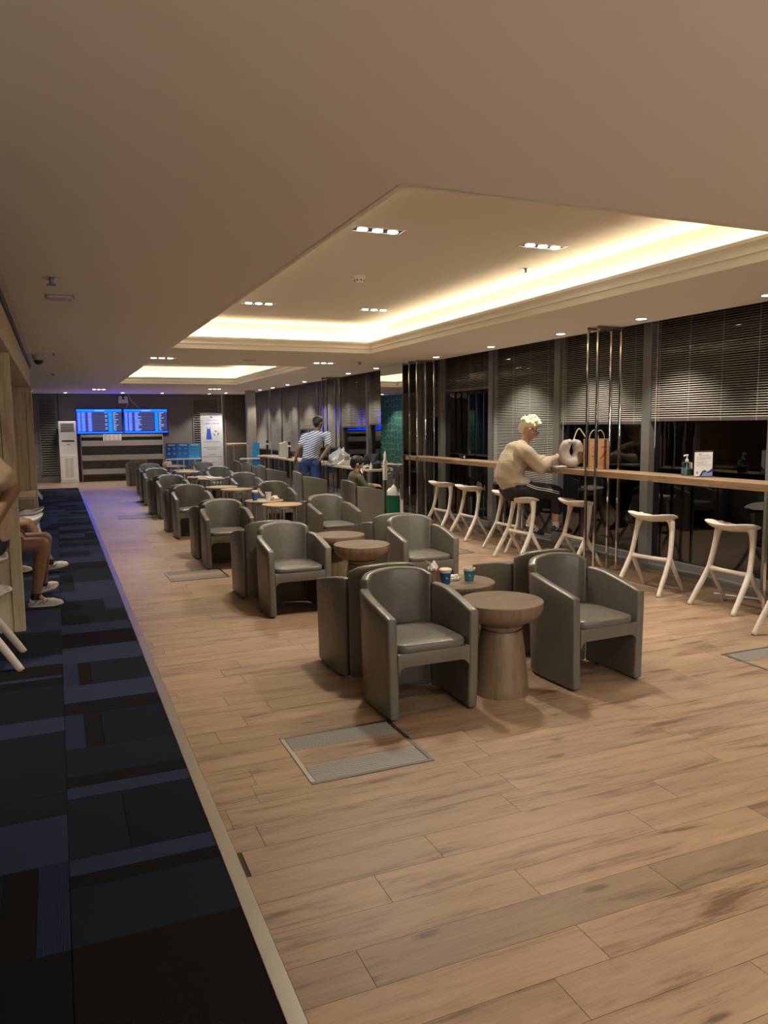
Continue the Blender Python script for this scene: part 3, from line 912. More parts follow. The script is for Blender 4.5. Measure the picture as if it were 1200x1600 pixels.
tabs = [(drum0, 2.57, 4.16, 'round wooden drum table between the two nearest armchairs'), (drum0, 2.60, 4.80, 'round wooden drum table with the teal cup and napkins on it'),
        (drum0, 2.62, 6.74, 'empty bowl-topped pedestal table in the second row of armchairs'), (drum0, 2.64, 7.44, 'empty pedestal table behind the bowl-topped one in the second row'),
        (leg0, 2.68, 9.75, 'empty four-legged round table in the third row of armchairs'), (leg0, 2.60, 10.38, 'four-legged round table with the paper cups and napkins in the third row'),
        (leg0, 2.68, 12.50, 'four-legged round table in the fourth row of armchairs, nearer one'), (leg0, 2.55, 13.10, 'four-legged round table in the fourth row of armchairs, farther one'),
        (leg0, 2.78, 15.30, 'four-legged round table with a white tray in the fifth row'), (leg0, 2.68, 15.95, 'four-legged round table in the fifth row, the farther one'),
        (leg0, 2.75, 18.0, 'four-legged round table in the sixth row, the nearer one'), (leg0, 2.75, 18.65, 'four-legged round table in the sixth row, the farther one'),
        (leg0, 2.85, 20.6, 'four-legged round table in the seventh row, the nearer one'), (leg0, 2.85, 21.2, 'four-legged round table with crumpled napkins in the seventh row')]
seen = set()
for (pr, x, yy, lb) in tabs:
    rz = random.uniform(0, 1.5) if pr is leg0 else 0
    grp = 'wooden pedestal tables' if pr is drum0 else 'four-legged round tables'
    if pr.name not in seen:
        seen.add(pr.name); pr.location = (x, yy, 0); pr.rotation_euler = (0, 0, rz); tag(pr, lb, None, grp); KID[pr.name] = kids(pr)
    else:
        copy_tree(pr, (x, yy, 0), rz, lb, grp)

# ================================================================== BAR STOOLS
def make_stool():
    t = thing('bar_stool', 'x', 'stool')
    zf = lambda x, y: 0.040 * (abs(y) / .235) ** 2.2 - 0.018 * (x / .19) + 0.016 * max(0, -x / .19) ** 2 - 0.030 * max(0, (abs(y) - .16) / .08) * max(0, x / .19)
    s = MB().suplathe([(.05, .712), (.45, .715), (.78, .726), (.95, .744), (1.0, .756), (.985, .764), (.9, .767), (.6, .766), (.3, .766), (.001, .766)], .185, .240, 2.9, 44, (0, 0, 0), zf)
    s.build('seat', 'stool_white', t, smooth='all')
    for q in (1, -1):
        MB().tube([(.045, q * .150, .762), (.040, q * .188, .720), (.030, q * .206, .62), (.005, q * .218, .48), (-.025, q * .226, .355), (-.04, q * .229, .315)], [.060, .043, .031, .029, .030, .030], 14, 5, 0.75, (0, 1, 0)).build('upright', 'stool_white', t, smooth='all')
        MB().tube([(-.018, q * .225, .375), (-.075, q * .233, .265), (-.165, q * .244, .12), (-.238, q * .252, .0)], [.027, .030, .028, .026], 14, 4, 0.75, (0, 1, 0)).build('leg', 'stool_white', t, smooth='all')
        MB().tube([(-.018, q * .225, .370), (.04, q * .228, .265), (.135, q * .231, .12), (.212, q * .234, .0)], [.026, .026, .023, .020], 14, 4, 0.75, (0, 1, 0)).build('leg', 'stool_white', t, smooth='all')
    MB().tube([(-.022, -.228, .345), (-.005, -.12, .338), (.0, 0, .336), (-.005, .12, .338), (-.022, .228, .345)], [.026, .021, .020, .021, .026], 12, 4, 1.0).build('footrest', 'stool_white', t, smooth='all')
    return t
st0 = make_stool()
stools = [(5.37, 4.20, .05, 'white moulded bar stool cut off by the frame edge, nearest at the bar'), (5.69, 5.22, .02, 'white moulded bar stool below the sanitizer bottle and small sign'),
          (5.57, 6.12, .22, 'white moulded bar stool just right of the steel frames'), (5.76, 7.62, -.05, 'white moulded bar stool half hidden behind the steel frames'),
          (5.42, 8.32, .10, 'white moulded bar stool the woman in the cream sweater sits on'), (5.66, 9.00, .1, 'white moulded bar stool just behind the seated woman'),
          (5.70, 10.15, .05, 'white moulded bar stool below the phone on the bar'), (5.70, 11.05, .1, 'white moulded bar stool nearest the mirrored column'),
          (-.55, 6.19, PI, 'white moulded stool under the person cut off at the booth'), (-.62, 20.6, PI, 'distant white stool before the louvred panel by the air conditioner')]
for i, (x, yy, rz, lb) in enumerate(stools):
    if i == 0:
        st0.location = (x, yy, 0); st0.rotation_euler = (0, 0, rz); tag(st0, lb, None, 'white bar stools'); KID[st0.name] = kids(st0)
    else:
        copy_tree(st0, (x, yy, 0), rz, lb, 'white bar stools')

# ================================================================== BAR, STEEL FRAMES, WORK COUNTER
t = thing('bar_counter', 'long narrow wooden bar top running along the windows', 'bar counter', (5.86, 8.0, 0))
yb0 = 3.0
while yb0 < 12.4:
    yb1 = min(yb0 + 2.36, 12.45)
    MB().box(-.17, .19, yb0 - 8.0 + .001, yb1 - 8.0 - .001, 1.105, 1.172).build('top_plank', 'bar_wood', t, bevel=.004)
    yb0 = yb1
for yy in (4.86, 9.2):
    for xx in (-.14, .16):
        MB().box(xx - .014, xx + .014, yy - 8.014, yy - 7.986, 0, 1.105).build('leg', 'chrome', t)
MB().box(.12, .15, 3.2 - 8, 4.4, 1.075, 1.105).build('under_rail', 'steel_dark', t)

def steel_frame(x0, x1, yy, label):
    t = thing('steel_frame', label, 'steel frame', ((x0 + x1) / 2, yy, 0), 0, 'polished steel frames')
    h = (x1 - x0) / 2; r = .0135
    for s in (-1, 1):
        MB().box(s * h - r, s * h + r, -r, r, 0.006, 2.765).build('post', 'chrome', t, bevel=.002)
        MB().box(s * h - .03, s * h + .03, -.03, .03, 0.0, .006).build('base_plate', 'steel', t)
    MB().box(-h - r, h + r, -r, r, 2.765, 2.792).build('top_bar', 'steel_dark', t, bevel=.002)
    for s in (-1, 1):
        MB().box(s * h - .006, s * h + .006, -.006, .006, 2.792, 2.8).build('ceiling_pin', 'steel', t)
sfs = [(7.13, 'polished steel frame beside the paper bag, nearer of the pair'), (7.30, 'polished steel frame beside the paper bag, farther of the pair'),
       (11.85, 'polished steel frame by the mirrored column, nearer of the pair'), (12.15, 'polished steel frame by the mirrored column, farther of the pair'),
       (16.55, 'polished steel frame behind the standing man, nearer of the pair'), (16.85, 'polished steel frame behind the standing man, farther of the pair'),
       (21.5, 'polished steel frame at the far end of the work counter'), (24.5, 'last polished steel frame beside the brown wall panel')]
for yy, lb in sfs:
    steel_frame(5.64, 5.965 if yy < 12 else 5.95, yy, lb)

t = thing('work_counter', 'pale wooden work counter below the far windows', 'counter', (5.75, 18.0, 0))
for a, b_ in ((13.6, 16.5), (16.9, 21.4), (21.6, 22.4)):
    MB().box(-.30, .22, a - 18, b_ - 18, .835, .875).build('top_board', 'desk_wood', t, bevel=.004)
    for yy in (a + .15, (a + b_) / 2, b_ - .15):
        for xx in (-.24, .18):
            MB().box(xx - .02, xx + .02, yy - 18.02, yy - 17.98, 0, .835).build('leg', 'steel', t)

# ================================================================== FLOOR ACCESS PANELS
def floor_grille(x0, y0, label, wd=.66, dp=.60, slats=11, mid='floor_wood'):
    t = thing('floor_grille', label, 'floor grille', (x0 + wd / 2, y0 + dp / 2, 0), 0, 'metal floor grilles')
    a, b_ = wd / 2, dp / 2; f = .022; z = .005
    MB().box(-a, a, -b_, -b_ + f, 0, z).build('frame_bar', 'steel_dark', t); MB().box(-a, a, b_ - f, b_, 0, z).build('frame_bar', 'steel_dark', t)
    MB().box(-a, -a + f, -b_ + f, b_ - f, 0, z).build('frame_bar', 'steel', t); MB().box(a - f, a, -b_ + f, b_ - f, 0, z).build('frame_bar', 'steel_dark', t)
    gd = .175
    for (g0, g1) in ((-b_ + f, -b_ + f + gd), (b_ - f - gd, b_ - f)):
        MB().box(-a + f, a - f, g0, g1, 0, .0012).build('grille_pan', 'black', t)
        step = gd / slats
        me = MB().box(-a + f + .004, a - f - .004, -step * .26, step * .26, .0012, .0046).mesh('slat', 'grille_metal')
        for k in range(slats):
            o = bpy.data.objects.new('slat', me); COL.objects.link(o); o.parent = t; o.location = (0, g0 + step * (k + .5), 0)
    MB().box(-a + f, a - f, -b_ + f + gd, b_ - f - gd, 0, .003).build('wood_inlay', mid, t)
floor_grille(1.05, 3.40, 'metal floor grille with wooden inlay in front of the nearest armchair')
floor_grille(1.10, 8.72, 'metal floor grille beside the carpet at the third armchair')
floor_grille(4.46, 3.55, 'dark metal floor grille cut off by the frame below the bar stools', slats=9)
floor_grille(4.45, 8.95, 'metal floor grille behind the second row near the occupied bar stool')
floor_grille(1.0, 15.2, 'distant metal floor grille beside the carpet edge')

# ================================================================== END WALL FITTINGS
# flight information screens
def fids(x0, x1, z0, z1, label, mirror):
    t = thing('flight_screen', label, 'screen', ((x0 + x1) / 2, YB - .09, (z0 + z1) / 2), 0, 'flight information screens')
    a, b_ = (x1 - x0) / 2, (z1 - z0) / 2
    MB().box(-a, a, 0, .085, -b_, b_).build('case', 'black', t, bevel=.006)
    MB().box(-a + .015, a - .015, -.004, 0, -b_ + .02, b_ - .015).build('panel', 'screen_dark', t)
    y = -.0055
    def rect(m_, u0, u1, v0, v1):
        X0, X1 = -a + .02 + u0 * (2 * a - .04), -a + .02 + u1 * (2 * a - .04)
        Z0, Z1 = -b_ + .025 + v0 * (2 * b_ - .05), -b_ + .025 + v1 * (2 * b_ - .05)
        m_.quad((X0, y - m_.cur * .0006, Z0), (X1, y - m_.cur * .0006, Z0), (X1, y - m_.cur * .0006, Z1), (X0, y - m_.cur * .0006, Z1))
    m_ = MB(); rect(m_, 0, 1, .90, 1.0); rect(m_, 0, 1, 0, .055); rect(m_, .70 if not mirror else .71, .78, .06, .89)
    m_.build('header_bands', 'screen_cyan', t)
    m_ = MB()
    n = 14
    for k in range(n):
        v1 = .875 - k * (.80 / n); v0 = v1 - .80 / n * .30
        rect(m_, .185, .695, v0, v1); rect(m_, .79, .995, v0, v1)
    m_.build('table_rows', 'screen_purple', t)
    m_ = MB(); rect(m_, .0, .09, .06, .885); rect(m_, .10, .185, .06, .885); rect(m_, .24, .33, .06, .885)
    m_.build('column_bands', 'screen_blue', t)
    m_ = MB(); m_.cur = 1; m_.mi = []
    for k in range(n):
        v1 = .868 - k * (.80 / n); v0 = v1 - .80 / n * .42
        rect(m_, .02, .08, v0, v1); rect(m_, .105, .18, v0, v1)
        L = random.uniform(.05, .16) if mirror else .07
        rect(m_, .25, .25 + L, v0, v1)
        if not mirror and k % 3 != 1: rect(m_, .62, .675, v0, v1)
        rect(m_, .80, .80 + random.choice((.05, .07, .12)), v0, v1)
    m_.cur = 0; m_.mi = [0] * len(m_.f)
    m_.build('flight_text', 'screen_text', t)
    m_ = MB(); m_.cur = 1; rect(m_, .40, .62, .925, .965); m_.cur = 0; m_.mi = [0] * len(m_.f)
    m_.build('title_text', 'screen_text', t)
fids(.63, 2.03, 1.52, 2.33, 'left of the two blue flight information screens on the end wall', False)
fids(2.06, 3.46, 1.52, 2.33, 'right of the two blue flight information screens on the end wall', True)
# emergency light
t = thing('emergency_light', 'white emergency light with two round lamps above the screens', 'emergency light', (2.08, YB - .01, 2.60))
MB().box(-.15, .15, -.08, 0, -.10, .02).build('body', 'white_plastic', t, bevel=.008)
for s in (-1, 1):
    MB().lathe([(.045, 0), (.06, .03), (.06, .06), (.05, .065), (.001, .06)], 20).build('lamp_head', 'white_plastic', t, smooth=True, loc=(s * .09, -.03, .075), rot=(PI / 2, 0, 0))
MB().tube([(.16, -.02, -.06), (.12, -.02, -.2), (.05, -.02, -.27)], .006, 6, 4).build('cable', 'white_plastic', t)
t = thing('cable', 'thin white cable hanging from the ceiling to the right screen', 'cable', (2.3, YB - .012, 2.3))
MB().tube([(-.05, 0, .5), (.02, 0, .32), (.15, 0, .15), (.30, 0, .03)], .007, 6, 5).build('cord', 'white_plastic', t)

# floor standing air conditioner
t = thing('air_conditioner', 'tall white floor-standing air conditioner beside the left louvre', 'air conditioner', (.35, 26.25, 0))
MB().box(-.26, .26, -.17, .17, .03, 1.93).build('cabinet', 'white_plastic', t, bevel=.015)
MB().box(-.27, .27, -.18, .18, 0, .05).build('plinth', 'grey_plastic', t)
MB().box(-.19, .19, -.176, -.168, 1.62, 1.86).build('outlet', 'black', t)
for k in range(7):
    MB().box(-.19, .19, -.186, -.172, 1.635 + k * .032, 1.648 + k * .032).build('outlet_slat', 'grey_plastic', t)
MB().box(-.18, .18, -.176, -.168, 1.30, 1.34).build('control_strip', 'black', t)
MB().box(-.03, .05, -.178, -.168, 1.20, 1.215).build('badge', 'black', t)
MB().box(-.22, .22, -.182, -.168, .10, .88).build('door', 'white_plastic', t, bevel=.006)
for s in (-1, 1):
    for k in range(5):
        x = s * .065 + (k - 2) * .022
        MB().box(x - .006, x + .006, -.185, -.178, .18, .78).build('intake_slot', 'grey_plastic', t)

# sloped display shelving below the screens
t = thing('magazine_shelf', 'long grey display shelf with three ledges below the screens', 'shelf', (1.99, 26.45, 0))
MB().box(-1.25, 1.25, .06, .14, 0, 1.50).build('back_panel', 'wall_grey', t)
plain('shelf_grey', (0.30, 0.285, 0.26), 0.55)
for z0 in (.22, .66, 1.12):
    p = [(-.12, z0 + .20), (-.10, z0 + .20), (.06, z0 + .02), (.06, z0)]
    MB().prism([(-.16, z0 + .02), (-.16, z0 + .19), (-.145, z0 + .19), (-.13, z0 + .03), (.06, z0 + .03), (.06, z0)], 'X', -1.25, 1.25).build('ledge', 'shelf_grey', t)
MB().box(-1.27, 1.27, -.10, .14, 1.42, 1.50).build('top_board', 'shelf_grey', t)
for s in (-1, 1):
    MB().box(s * 1.26 - .015, s * 1.26 + .015, -.12, .14, 0, 1.46).build('end_panel', 'shelf_grey', t)
MB().box(-1.2, 1.2, -.02, .1, 0, .1).build('plinth', 'wall_dark', t)
plain('paper', (0.72, 0.71, 0.70), 0.7)
plain('ink', (0.03, 0.03, 0.035), 0.7)
plain('ink_grey', (0.25, 0.25, 0.27), 0.7)
t = thing('notice', 'row of printed notices taped to the shelf below the screens', 'notice', (1.68, 26.33, 1.38))
MB().box(-.28, .28, -.002, .002, -.13, .13).build('sheet', 'paper', t)
mb = MB()
for cx in (-.2, -.07, .06, .19):
    for k in range(8):
        z = .095 - k * .026
        mb.quad((cx - .045, -.003, z), (cx + .045 - .03 * ((k * 3) % 2), -.003, z), (cx + .045 - .03 * ((k * 3) % 2), -.003, z + .010), (cx - .045, -.003, z + .010))
mb.build('print', 'ink_grey', t)

# roll-up banner
def text(s, size, mat, parent, loc, rot, extrude=0.0004, align='CENTER', name='lettering'):
    c = bpy.data.curves.new(name, 'FONT'); c.body = s; c.size = size; c.align_x = align; c.extrude = extrude
    c.materials.append(MATS[mat])
    tmp = bpy.data.objects.new(name, c)
    me = evaluated_mesh(tmp); bpy.data.objects.remove(tmp); bpy.data.curves.remove(c)
    o = bpy.data.objects.new(name, me); COL.objects.link(o)
    o.parent = parent; o.location = loc; o.rotation_euler = rot
    return o
plain('banner_white', (0.66, 0.72, 0.80), 0.5)
plain('apron_blue', (0.02, 0.11, 0.60), 0.6)
t = thing('roll_up_banner', 'pale roll-up banner with a blue apron picture by the corner', 'banner', (4.80, 26.0, 0), -.06)
MB().box(-.36, .36, -.003, .003, .10, 2.14).build('sheet', 'banner_white', t)
MB().box(-.38, .38, -.09, .09, .0, .09).build('base', 'steel', t, bevel=.01)
MB().box(-.37, .37, -.012, .012, 2.14, 2.165).build('top_rail', 'steel', t)
MB().tube([(0, .03, .09), (0, .03, 2.15)], .012, 8).build('support_pole', 'steel', t)
R_ = (PI / 2, 0, 0)
MB().prism([(-.19, 1.30), (-.005, 1.30), (-.04, 1.62), (-.045, 1.71), (-.06, 1.71), (-.065, 1.65), (-.13, 1.65), (-.135, 1.71), (-.15, 1.71), (-.155, 1.62)], 'Y', -.006, -.003).build('apron_picture', 'apron_blue', t)
for k in range(3):
    a = PI / 2 + k * 2 * PI / 3
    mb = MB()
    ring = [(.14 + r * math.cos(a + d), 1.50 + r * math.sin(a + d)) for r, d in ((.065, -.45), (.09, -.45), (.09, .3), (.105, .3), (.077, .75), (.05, .3), (.065, .3))]
    mb.prism(ring, 'Y', -.006, -.003).build('recycle_arrow', 'ink', t)
text('used uniforms', .085, 'apron_blue', t, (.02, -.004, 1.80), R_)
text('The new life of', .06, 'ink_grey', t, (.02, -.004, 1.92), R_)
MB().prism([(-.05, 2.03), (.05, 2.03), (-.01, 2.06), (-.03, 2.075)], 'Y', -.005, -.003).build('emblem', 'apron_blue', t)
mb = MB()
for z, w_ in ((1.20, .26), (1.02, .28), (.96, .16), (.78, .12), (.71, .30), (.52, .10), (.40, .2)):
    x = -w_
    while x < w_ - .02:
        l = random.uniform(.02, .07)
        mb.quad((x, -.004, z), (min(x + l, w_), -.004, z), (min(x + l, w_), -.004, z + .022), (x, -.004, z + .022)); x += l + .015
mb.build('small_print', 'ink_grey', t)

# blue information display with white bracket
plain('disp_blue', (0.010, 0.085, 0.42), 0.4)
plain('disp_blue_mid', (0.02, 0.16, 0.62), 0.4)
plain('disp_blue_light', (0.04, 0.34, 0.80), 0.4)
t = thing('leaflet_display', 'blue three-panel information display on white legs by the shelf', 'display', (3.80, 25.7, 0))
for k, (x0, x1, mn) in enumerate(((-.55, -.20, 'disp_blue'), (-.20, .18, 'disp_blue_mid'), (.18, .55, 'disp_blue_light'))):
    p = MB().box(x0, x1, -.01, .01, .70, 1.19).build('panel', mn, t)
    mb = MB()
    mb.quad((x0 + .08, -.0115, 1.12), (x1 - .06, -.0115, 1.12), (x1 - .06, -.0115, 1.15), (x0 + .08, -.0115, 1.15))
    mb.build('title', 'paper', p)
    if k < 2:
        for (cx, cz) in ((.1, 1.02), (.27, 1.02), (.1, .86), (.27, .86)):
            MB().lathe([(.045, 0), (.045, .002)], 14).build('icon', 'disp_blue_light', p, loc=(x0 + cx, -.010, cz), rot=(PI / 2, 0, 0))
    MB().box(x0 + .02, x1 - .02, -.01, .01, .20, .66).build('lower_panel', mn, t)
    MB().box(x0, x1, -.12, .02, .66, .70).build('tray', 'white_plastic', t)
for x in (-.42, .0, .36):
    MB().box(x - .02, x + .02, -.04, 0, 0, .66).build('leg', 'white_plastic', t)
t = thing('leaflet_display', 'slim blue display on a white bracket before the narrow grey pillar', 'display', (5.55, 23.0, 0))
MB().box(-.11, .11, -.012, .012, .78, 1.22).build('panel', 'disp_blue_light', t)
MB().box(-.11, .11, -.012, .012, .30, .72).build('lower_panel', 'disp_blue_light', t)
MB().box(-.5, .13, -.05, .02, .72, .77).build('tray', 'white_plastic', t, bevel=.01)
MB().box(-.09, -.05, .0, .04, 0, .72).build('leg', 'white_plastic', t)
# narrow grey pillar behind the display
pl = structure(MB().box(5.42, 5.68, 23.4, 23.65, 0, 2.8).build('column_slim', 'shelf_grey'))
tag(pl, 'slim grey pillar near the end wall')
t = thing('high_table', 'short high wooden bar in the far corner', 'bar table', (5.75, 25.2, 0))
MB().box(-.55, .35, -.5, .5, 1.11, 1.17).build('top', 'desk_wood', t, bevel=.004)
for x in (-.48, .28):
    for q in (-.42, .42):
        MB().box(x - .02, x + .02, q - .02, q + .02, 0, 1.11).build('leg', 'steel', t)

# ================================================================== SMALL OBJECTS
plain('cup_teal', (0.028, 0.17, 0.23), 0.45)
plain('cup_blue', (0.012, 0.085, 0.24), 0.45)
plain('cup_white', (0.70, 0.66, 0.58), 0.5)
plain('lid_cream', (0.66, 0.55, 0.42), 0.45)
plain('napkin', (0.75, 0.73, 0.69), 0.8)
plain('kraft', (0.40, 0.24, 0.12), 0.75, var=0.06, bscale=20)
plain('red_ink', (0.42, 0.035, 0.015), 0.6)
plain('sani', (0.20, 0.46, 0.50), 0.2)
def cup(x, yy, z, label, body, band, lid=False, h=.10, mark=True, rz=0.0):
    t = thing('paper_cup', label, 'cup', (x, yy, z), rz, 'paper cups on the tables')
    r0, r1 = .030, .041
    MB().lathe([(r0, .0), (r0 + (r1 - r0) * .1, h * .1), (r1 - .001, h * .92), (r1, h * .97), (r1 + .003, h * .98), (r1 + .003, h), (r1 - .002, h), (r1 - .004, h * .9), (r0 - .002, .01), (.001, .008)], 28, cap=False).build('cup_wall', body, t, smooth=True)
    if band:
        f0, f1 = .06, .84
        MB().lathe([(r0 + (r1 - r0) * f0 + .0006, h * f0), (r0 + (r1 - r0) * f1 + .0006, h * f1)], 28, cap=False).build('sleeve', band, t, smooth=True)
    if mark:
        mb = MB(); yq = -(r0 + (r1 - r0) * .5 + .0016)
        for poly in ([(-.004, .048), (.002, .062), (.004, .050)], [(.004, .047), (.016, .047), (.016, .0495), (.004, .0495)]):
            mb.prism([(a, b__ * h / .1) for a, b__ in poly], 'Y', yq, yq + .0012)
        mb.build('logo', 'white_plastic', t)
    if lid:
        MB().lathe([(r1 + .004, h - .004), (r1 + .005, h + .004), (r1 - .002, h + .012), (r1 - .006, h + .014), (r1 - .008, h + .01), (.001, h + .01)], 28).build('lid', 'lid_cream', t, smooth=True)
cup(2.66, 4.74, .603, 'teal paper cup standing alone on the second drum table', 'cup_white', 'cup_teal', rz=-.5)
cup(2.46, 4.72, .603, 'dark blue paper cup with stacked cream lid beside the napkins', 'cup_white', 'cup_blue', lid=True, h=.105, rz=-.3)
def crumple(name, x, yy, z, sx, sy, sz, label, mat='napkin', seed=1, cat='napkin'):
    rnd = random.Random(seed)
    bm = bmesh.new(); bmesh.ops.create_icosphere(bm, subdivisions=3, radius=1.0)
    ph = [rnd.uniform(0, 6) for _ in range(9)]
    for v in bm.verts:
        c = v.co
        d = 1 + .22 * math.sin(5 * c.x + ph[0]) * math.sin(4 * c.y + ph[1]) + .16 * math.sin(9 * c.y + 6 * c.z + ph[2]) + .10 * math.sin(13 * c.x - 7 * c.z + ph[3])
        v.co = Vector((c.x * sx * d, c.y * sy * d, max(0, (c.z + .55)) * sz * d))
    me = bpy.data.meshes.new(name); bm.to_mesh(me); bm.free(); me.materials.append(MATS[mat])
    o = bpy.data.objects.new(name, me); COL.objects.link(o); o.location = (x, yy, z)
    return tag(o, label, cat)
crumple('napkin', 2.56, 4.84, .602, .075, .035, .025, 'crumpled white napkins lying between the two cups', seed=3)
t = thing('snack_box', 'small brown paper box stuffed with napkins behind the blue cup', 'box', (2.42, 4.83, .602), .4)
MB().box(-.035, .035, -.035, .035, 0, .085).build('box_body', 'kraft', t, bevel=.002)
t2 = MB().suplathe([(1, .085), (1.1, .10), (.7, .125), (.3, .14), (.01, .145)], .036, .034, 2.5, 18, (0, 0, 0), lambda x, y: .012 * math.sin(160 * x) + .01 * math.cos(190 * y)).build('napkin_stuffing', 'napkin', t, smooth=True)
MB().tube([(.0, .0, .12), (-.06, .02, .165)], .003, 6).build('stirrer', 'lid_cream', t)
# third row
cup(2.46, 10.32, .708, 'tall white and blue paper cup on the third-row table', 'cup_white', 'cup_blue', lid=True, h=.13, mark=False)
cup(2.63, 10.26, .708, 'plain white paper cup beside the tall blue one', 'cup_white', None, h=.115, mark=False)
plain('print_blue', (0.35, 0.55, 0.78), 0.6)
o = MB().box(-.09, .09, -.05, .05, 0, .006).build('folded_leaflet', 'print_blue', loc=(2.53, 10.22, .707), rot=(0, 0, .5)); tag(o, 'folded pale blue leaflet lying before the paper cups', 'leaflet')
crumple('napkin', 2.74, 10.33, .707, .055, .05, .03, 'crumpled brown napkin beside the plain white cup', 'lid_cream', 5)
o = MB().box(-.03, .03, -.012, .012, 0, .05).build('sugar_packet', 'cup_white', loc=(2.78, 10.46, .707)); tag(o, 'small white carton at the back of the third-row table', 'carton')
crumple('napkin', 2.70, 21.2, .707, .12, .08, .06, 'heap of crumpled napkins on the seventh-row table', 'lid_cream', 8)
t = thing('serving_tray', 'white tray on the fifth-row table', 'tray', (2.85, 15.3, .707))
MB().suplathe([(.93, 0), (1, .012), (1, .016), (.95, .006), (.01, .005)], .15, .11, 6).build('tray_body', 'white_plastic', t)
cup(2.60, 16.0, .707, 'plain paper cup on the far fifth-row table', 'cup_white', 'cup_blue', h=.1, mark=False)

# bar items
ZB = 1.172
t = thing('hand_sanitizer', 'clear pump bottle of blue hand sanitizer on the bar', 'sanitizer bottle', (5.98, 6.10, ZB))
MB().suplathe([(.98, 0), (1, .004), (1, .125), (.9, .135), (.35, .14)], .042, .042, 6, 32).build('bottle', 'clear_plastic', t, smooth=True)
MB().suplathe([(.9, .003), (.92, .07), (.01, .0705)], .041, .041, 6, 32).build('liquid', 'sani', t, smooth=True)
MB().lathe([(.016, .138), (.018, .142), (.018, .162), (.008, .168), (.007, .205)], 18).build('pump_collar', 'white_plastic', t, smooth=True)
MB().tube([(.012, 0, .208), (-.03, 0, .206), (-.04, 0, .198)], .008, 8, 3).build('pump_nozzle', 'white_plastic', t, smooth=True)
MB().tube([(0, 0, .14), (0, 0, .02)], .003, 6).build('dip_tube', 'white_plastic', t)
sg = thing('table_sign', 'small white notice with blue mountains in a clear stand', 'sign', (5.93, 5.83, ZB), -.12)
MB().box(-.10, .10, -.045, .045, 0, .006).build('base', 'clear_plastic', sg)
MB().box(-.112, .112, .001, .004, .006, .268).build('holder', 'clear_plastic', sg)
MB().box(-.106, .106, -.001, .001, .01, .248).build('sheet', 'paper', sg)
MB().box(-.106, .106, -.0012, .0012, .248, .262).build('dark_edge', 'ink', sg)
mb = MB()
for z, x0, x1 in ((.212, -.06, .07), (.196, -.085, .09), (.182, -.085, .085), (.170, -.085, .02), (.150, -.085, .04), (.138, -.085, .0), (.126, -.085, .035), (.112, -.085, .085)):
    x = x0
    while x < x1 - .006:
        l = random.uniform(.008, .026)
        mb.quad((x, -.0016, z), (min(x + l, x1), -.0016, z), (min(x + l, x1), -.0016, z + .005), (x, -.0016, z + .005)); x += l + .004
mb.quad((-.06, -.0016, .225), (-.03, -.0016, .225), (-.025, -.0016, .235), (-.055, -.0016, .238))
mb.build('printed_lines', 'ink_grey', sg)
plain('mount_dark', (0.02, 0.03, 0.16), 0.6); plain('mount_light', (0.20, 0.32, 0.62), 0.6)
MB().prism([(-.045, .012), (.106, .012), (.106, .085), (.07, .06), (.045, .052), (.02, .07), (-.01, .062)], 'Y', -.0018, -.0012).build('mountain_print', 'mount_dark', sg)
MB().prism([(-.02, .012), (.106, .012), (.106, .055), (.06, .04), (.03, .052), (.0, .045)], 'Y', -.0024, -.0019).build('mountain_print', 'mount_light', sg)
MB().lathe([(.013, 0), (.013, .001)], 16).build('stamp', 'ink_grey', sg, loc=(-.07, -.001, .045), rot=(PI / 2, 0, 0))
t = thing('phone', 'dark phone leaning on a stand on the bar', 'phone', (5.93, 10.8, ZB), .3)
MB().box(-.035, .035, -.004, .004, 0, .09).build('phone_body', 'black', t, rot=(-.5, 0, 0), bevel=.003)
MB().box(-.05, .05, -.14, -.03, 0, .01).build('case_cover', 'black', t)
MB().box(.0, .03, -.035, -.03, .005, .05).build('stand', 'white_plastic', t)

# paper bag
t = thing('paper_bag', 'brown paper takeaway bag with red print standing on the bar', 'bag', (5.94, 7.50, ZB), -.12)
MB().prism([(-.135, 0), (.135, 0), (.14, .36), (.10, .355), (-.02, .362), (-.14, .357)], 'Y', -.07, -.0695).build('front_face', 'kraft', t)
MB().prism([(-.135, 0), (.135, 0), (.14, .36), (-.14, .36)], 'Y', .0695, .07).build('back_face', 'kraft', t)
for s in (-1, 1):
    MB().add([(s * .135, -.07, 0), (s * .135, .07, 0), (s * .14, .07, .36), (s * .118, 0, .36), (s * .14, -.07, .36), (s * .128, 0, .03)], [(0, 5, 3, 4), (5, 1, 2, 3), (0, 1, 5)]).build('gusset', 'kraft', t)
MB().box(-.135, .135, -.07, .07, 0, .003).build('bottom', 'kraft', t)
for q in (-.066, .066):
    MB().tube([(-.06, q, .33), (-.055, q, .40), (-.02, q, .455), (.02, q, .455), (.055, q, .40), (.06, q, .33)], .004, 6, 5).build('handle', 'lid_cream', t, smooth=True)
MB().prism([(-.005, .11), (.03, .17), (.085, .235), (.09, .235), (.085, .19), (.05, .145), (.02, .12)], 'Y', -.0712, -.0702).build('leaf_logo', 'red_ink', t)
mb = MB()
for (x0, x1, z0, z1) in ((.02, .09, .255, .270), (-.10, -.085, .245, .275), (-.10, -.07, .145, .165), (-.06, -.035, .145, .165), (-.10, -.035, .115, .12)):
    mb.quad((x0, -.0712, z0), (x1, -.0712, z0), (x1, -.0712, z1), (x0, -.0712, z1))
mb.add([(-.095, -.0712, .19), (-.08, -.0712, .235), (-.065, -.0712, .19), (-.08, -.0712, .20)], [(0, 1, 3), (1, 2, 3)])
for k in range(4):
    mb.quad((-.1, -.0712, .05 + k * .014), (.06, -.0712, .05 + k * .014), (.06, -.0712, .053 + k * .014), (-.1, -.0712, .053 + k * .014))
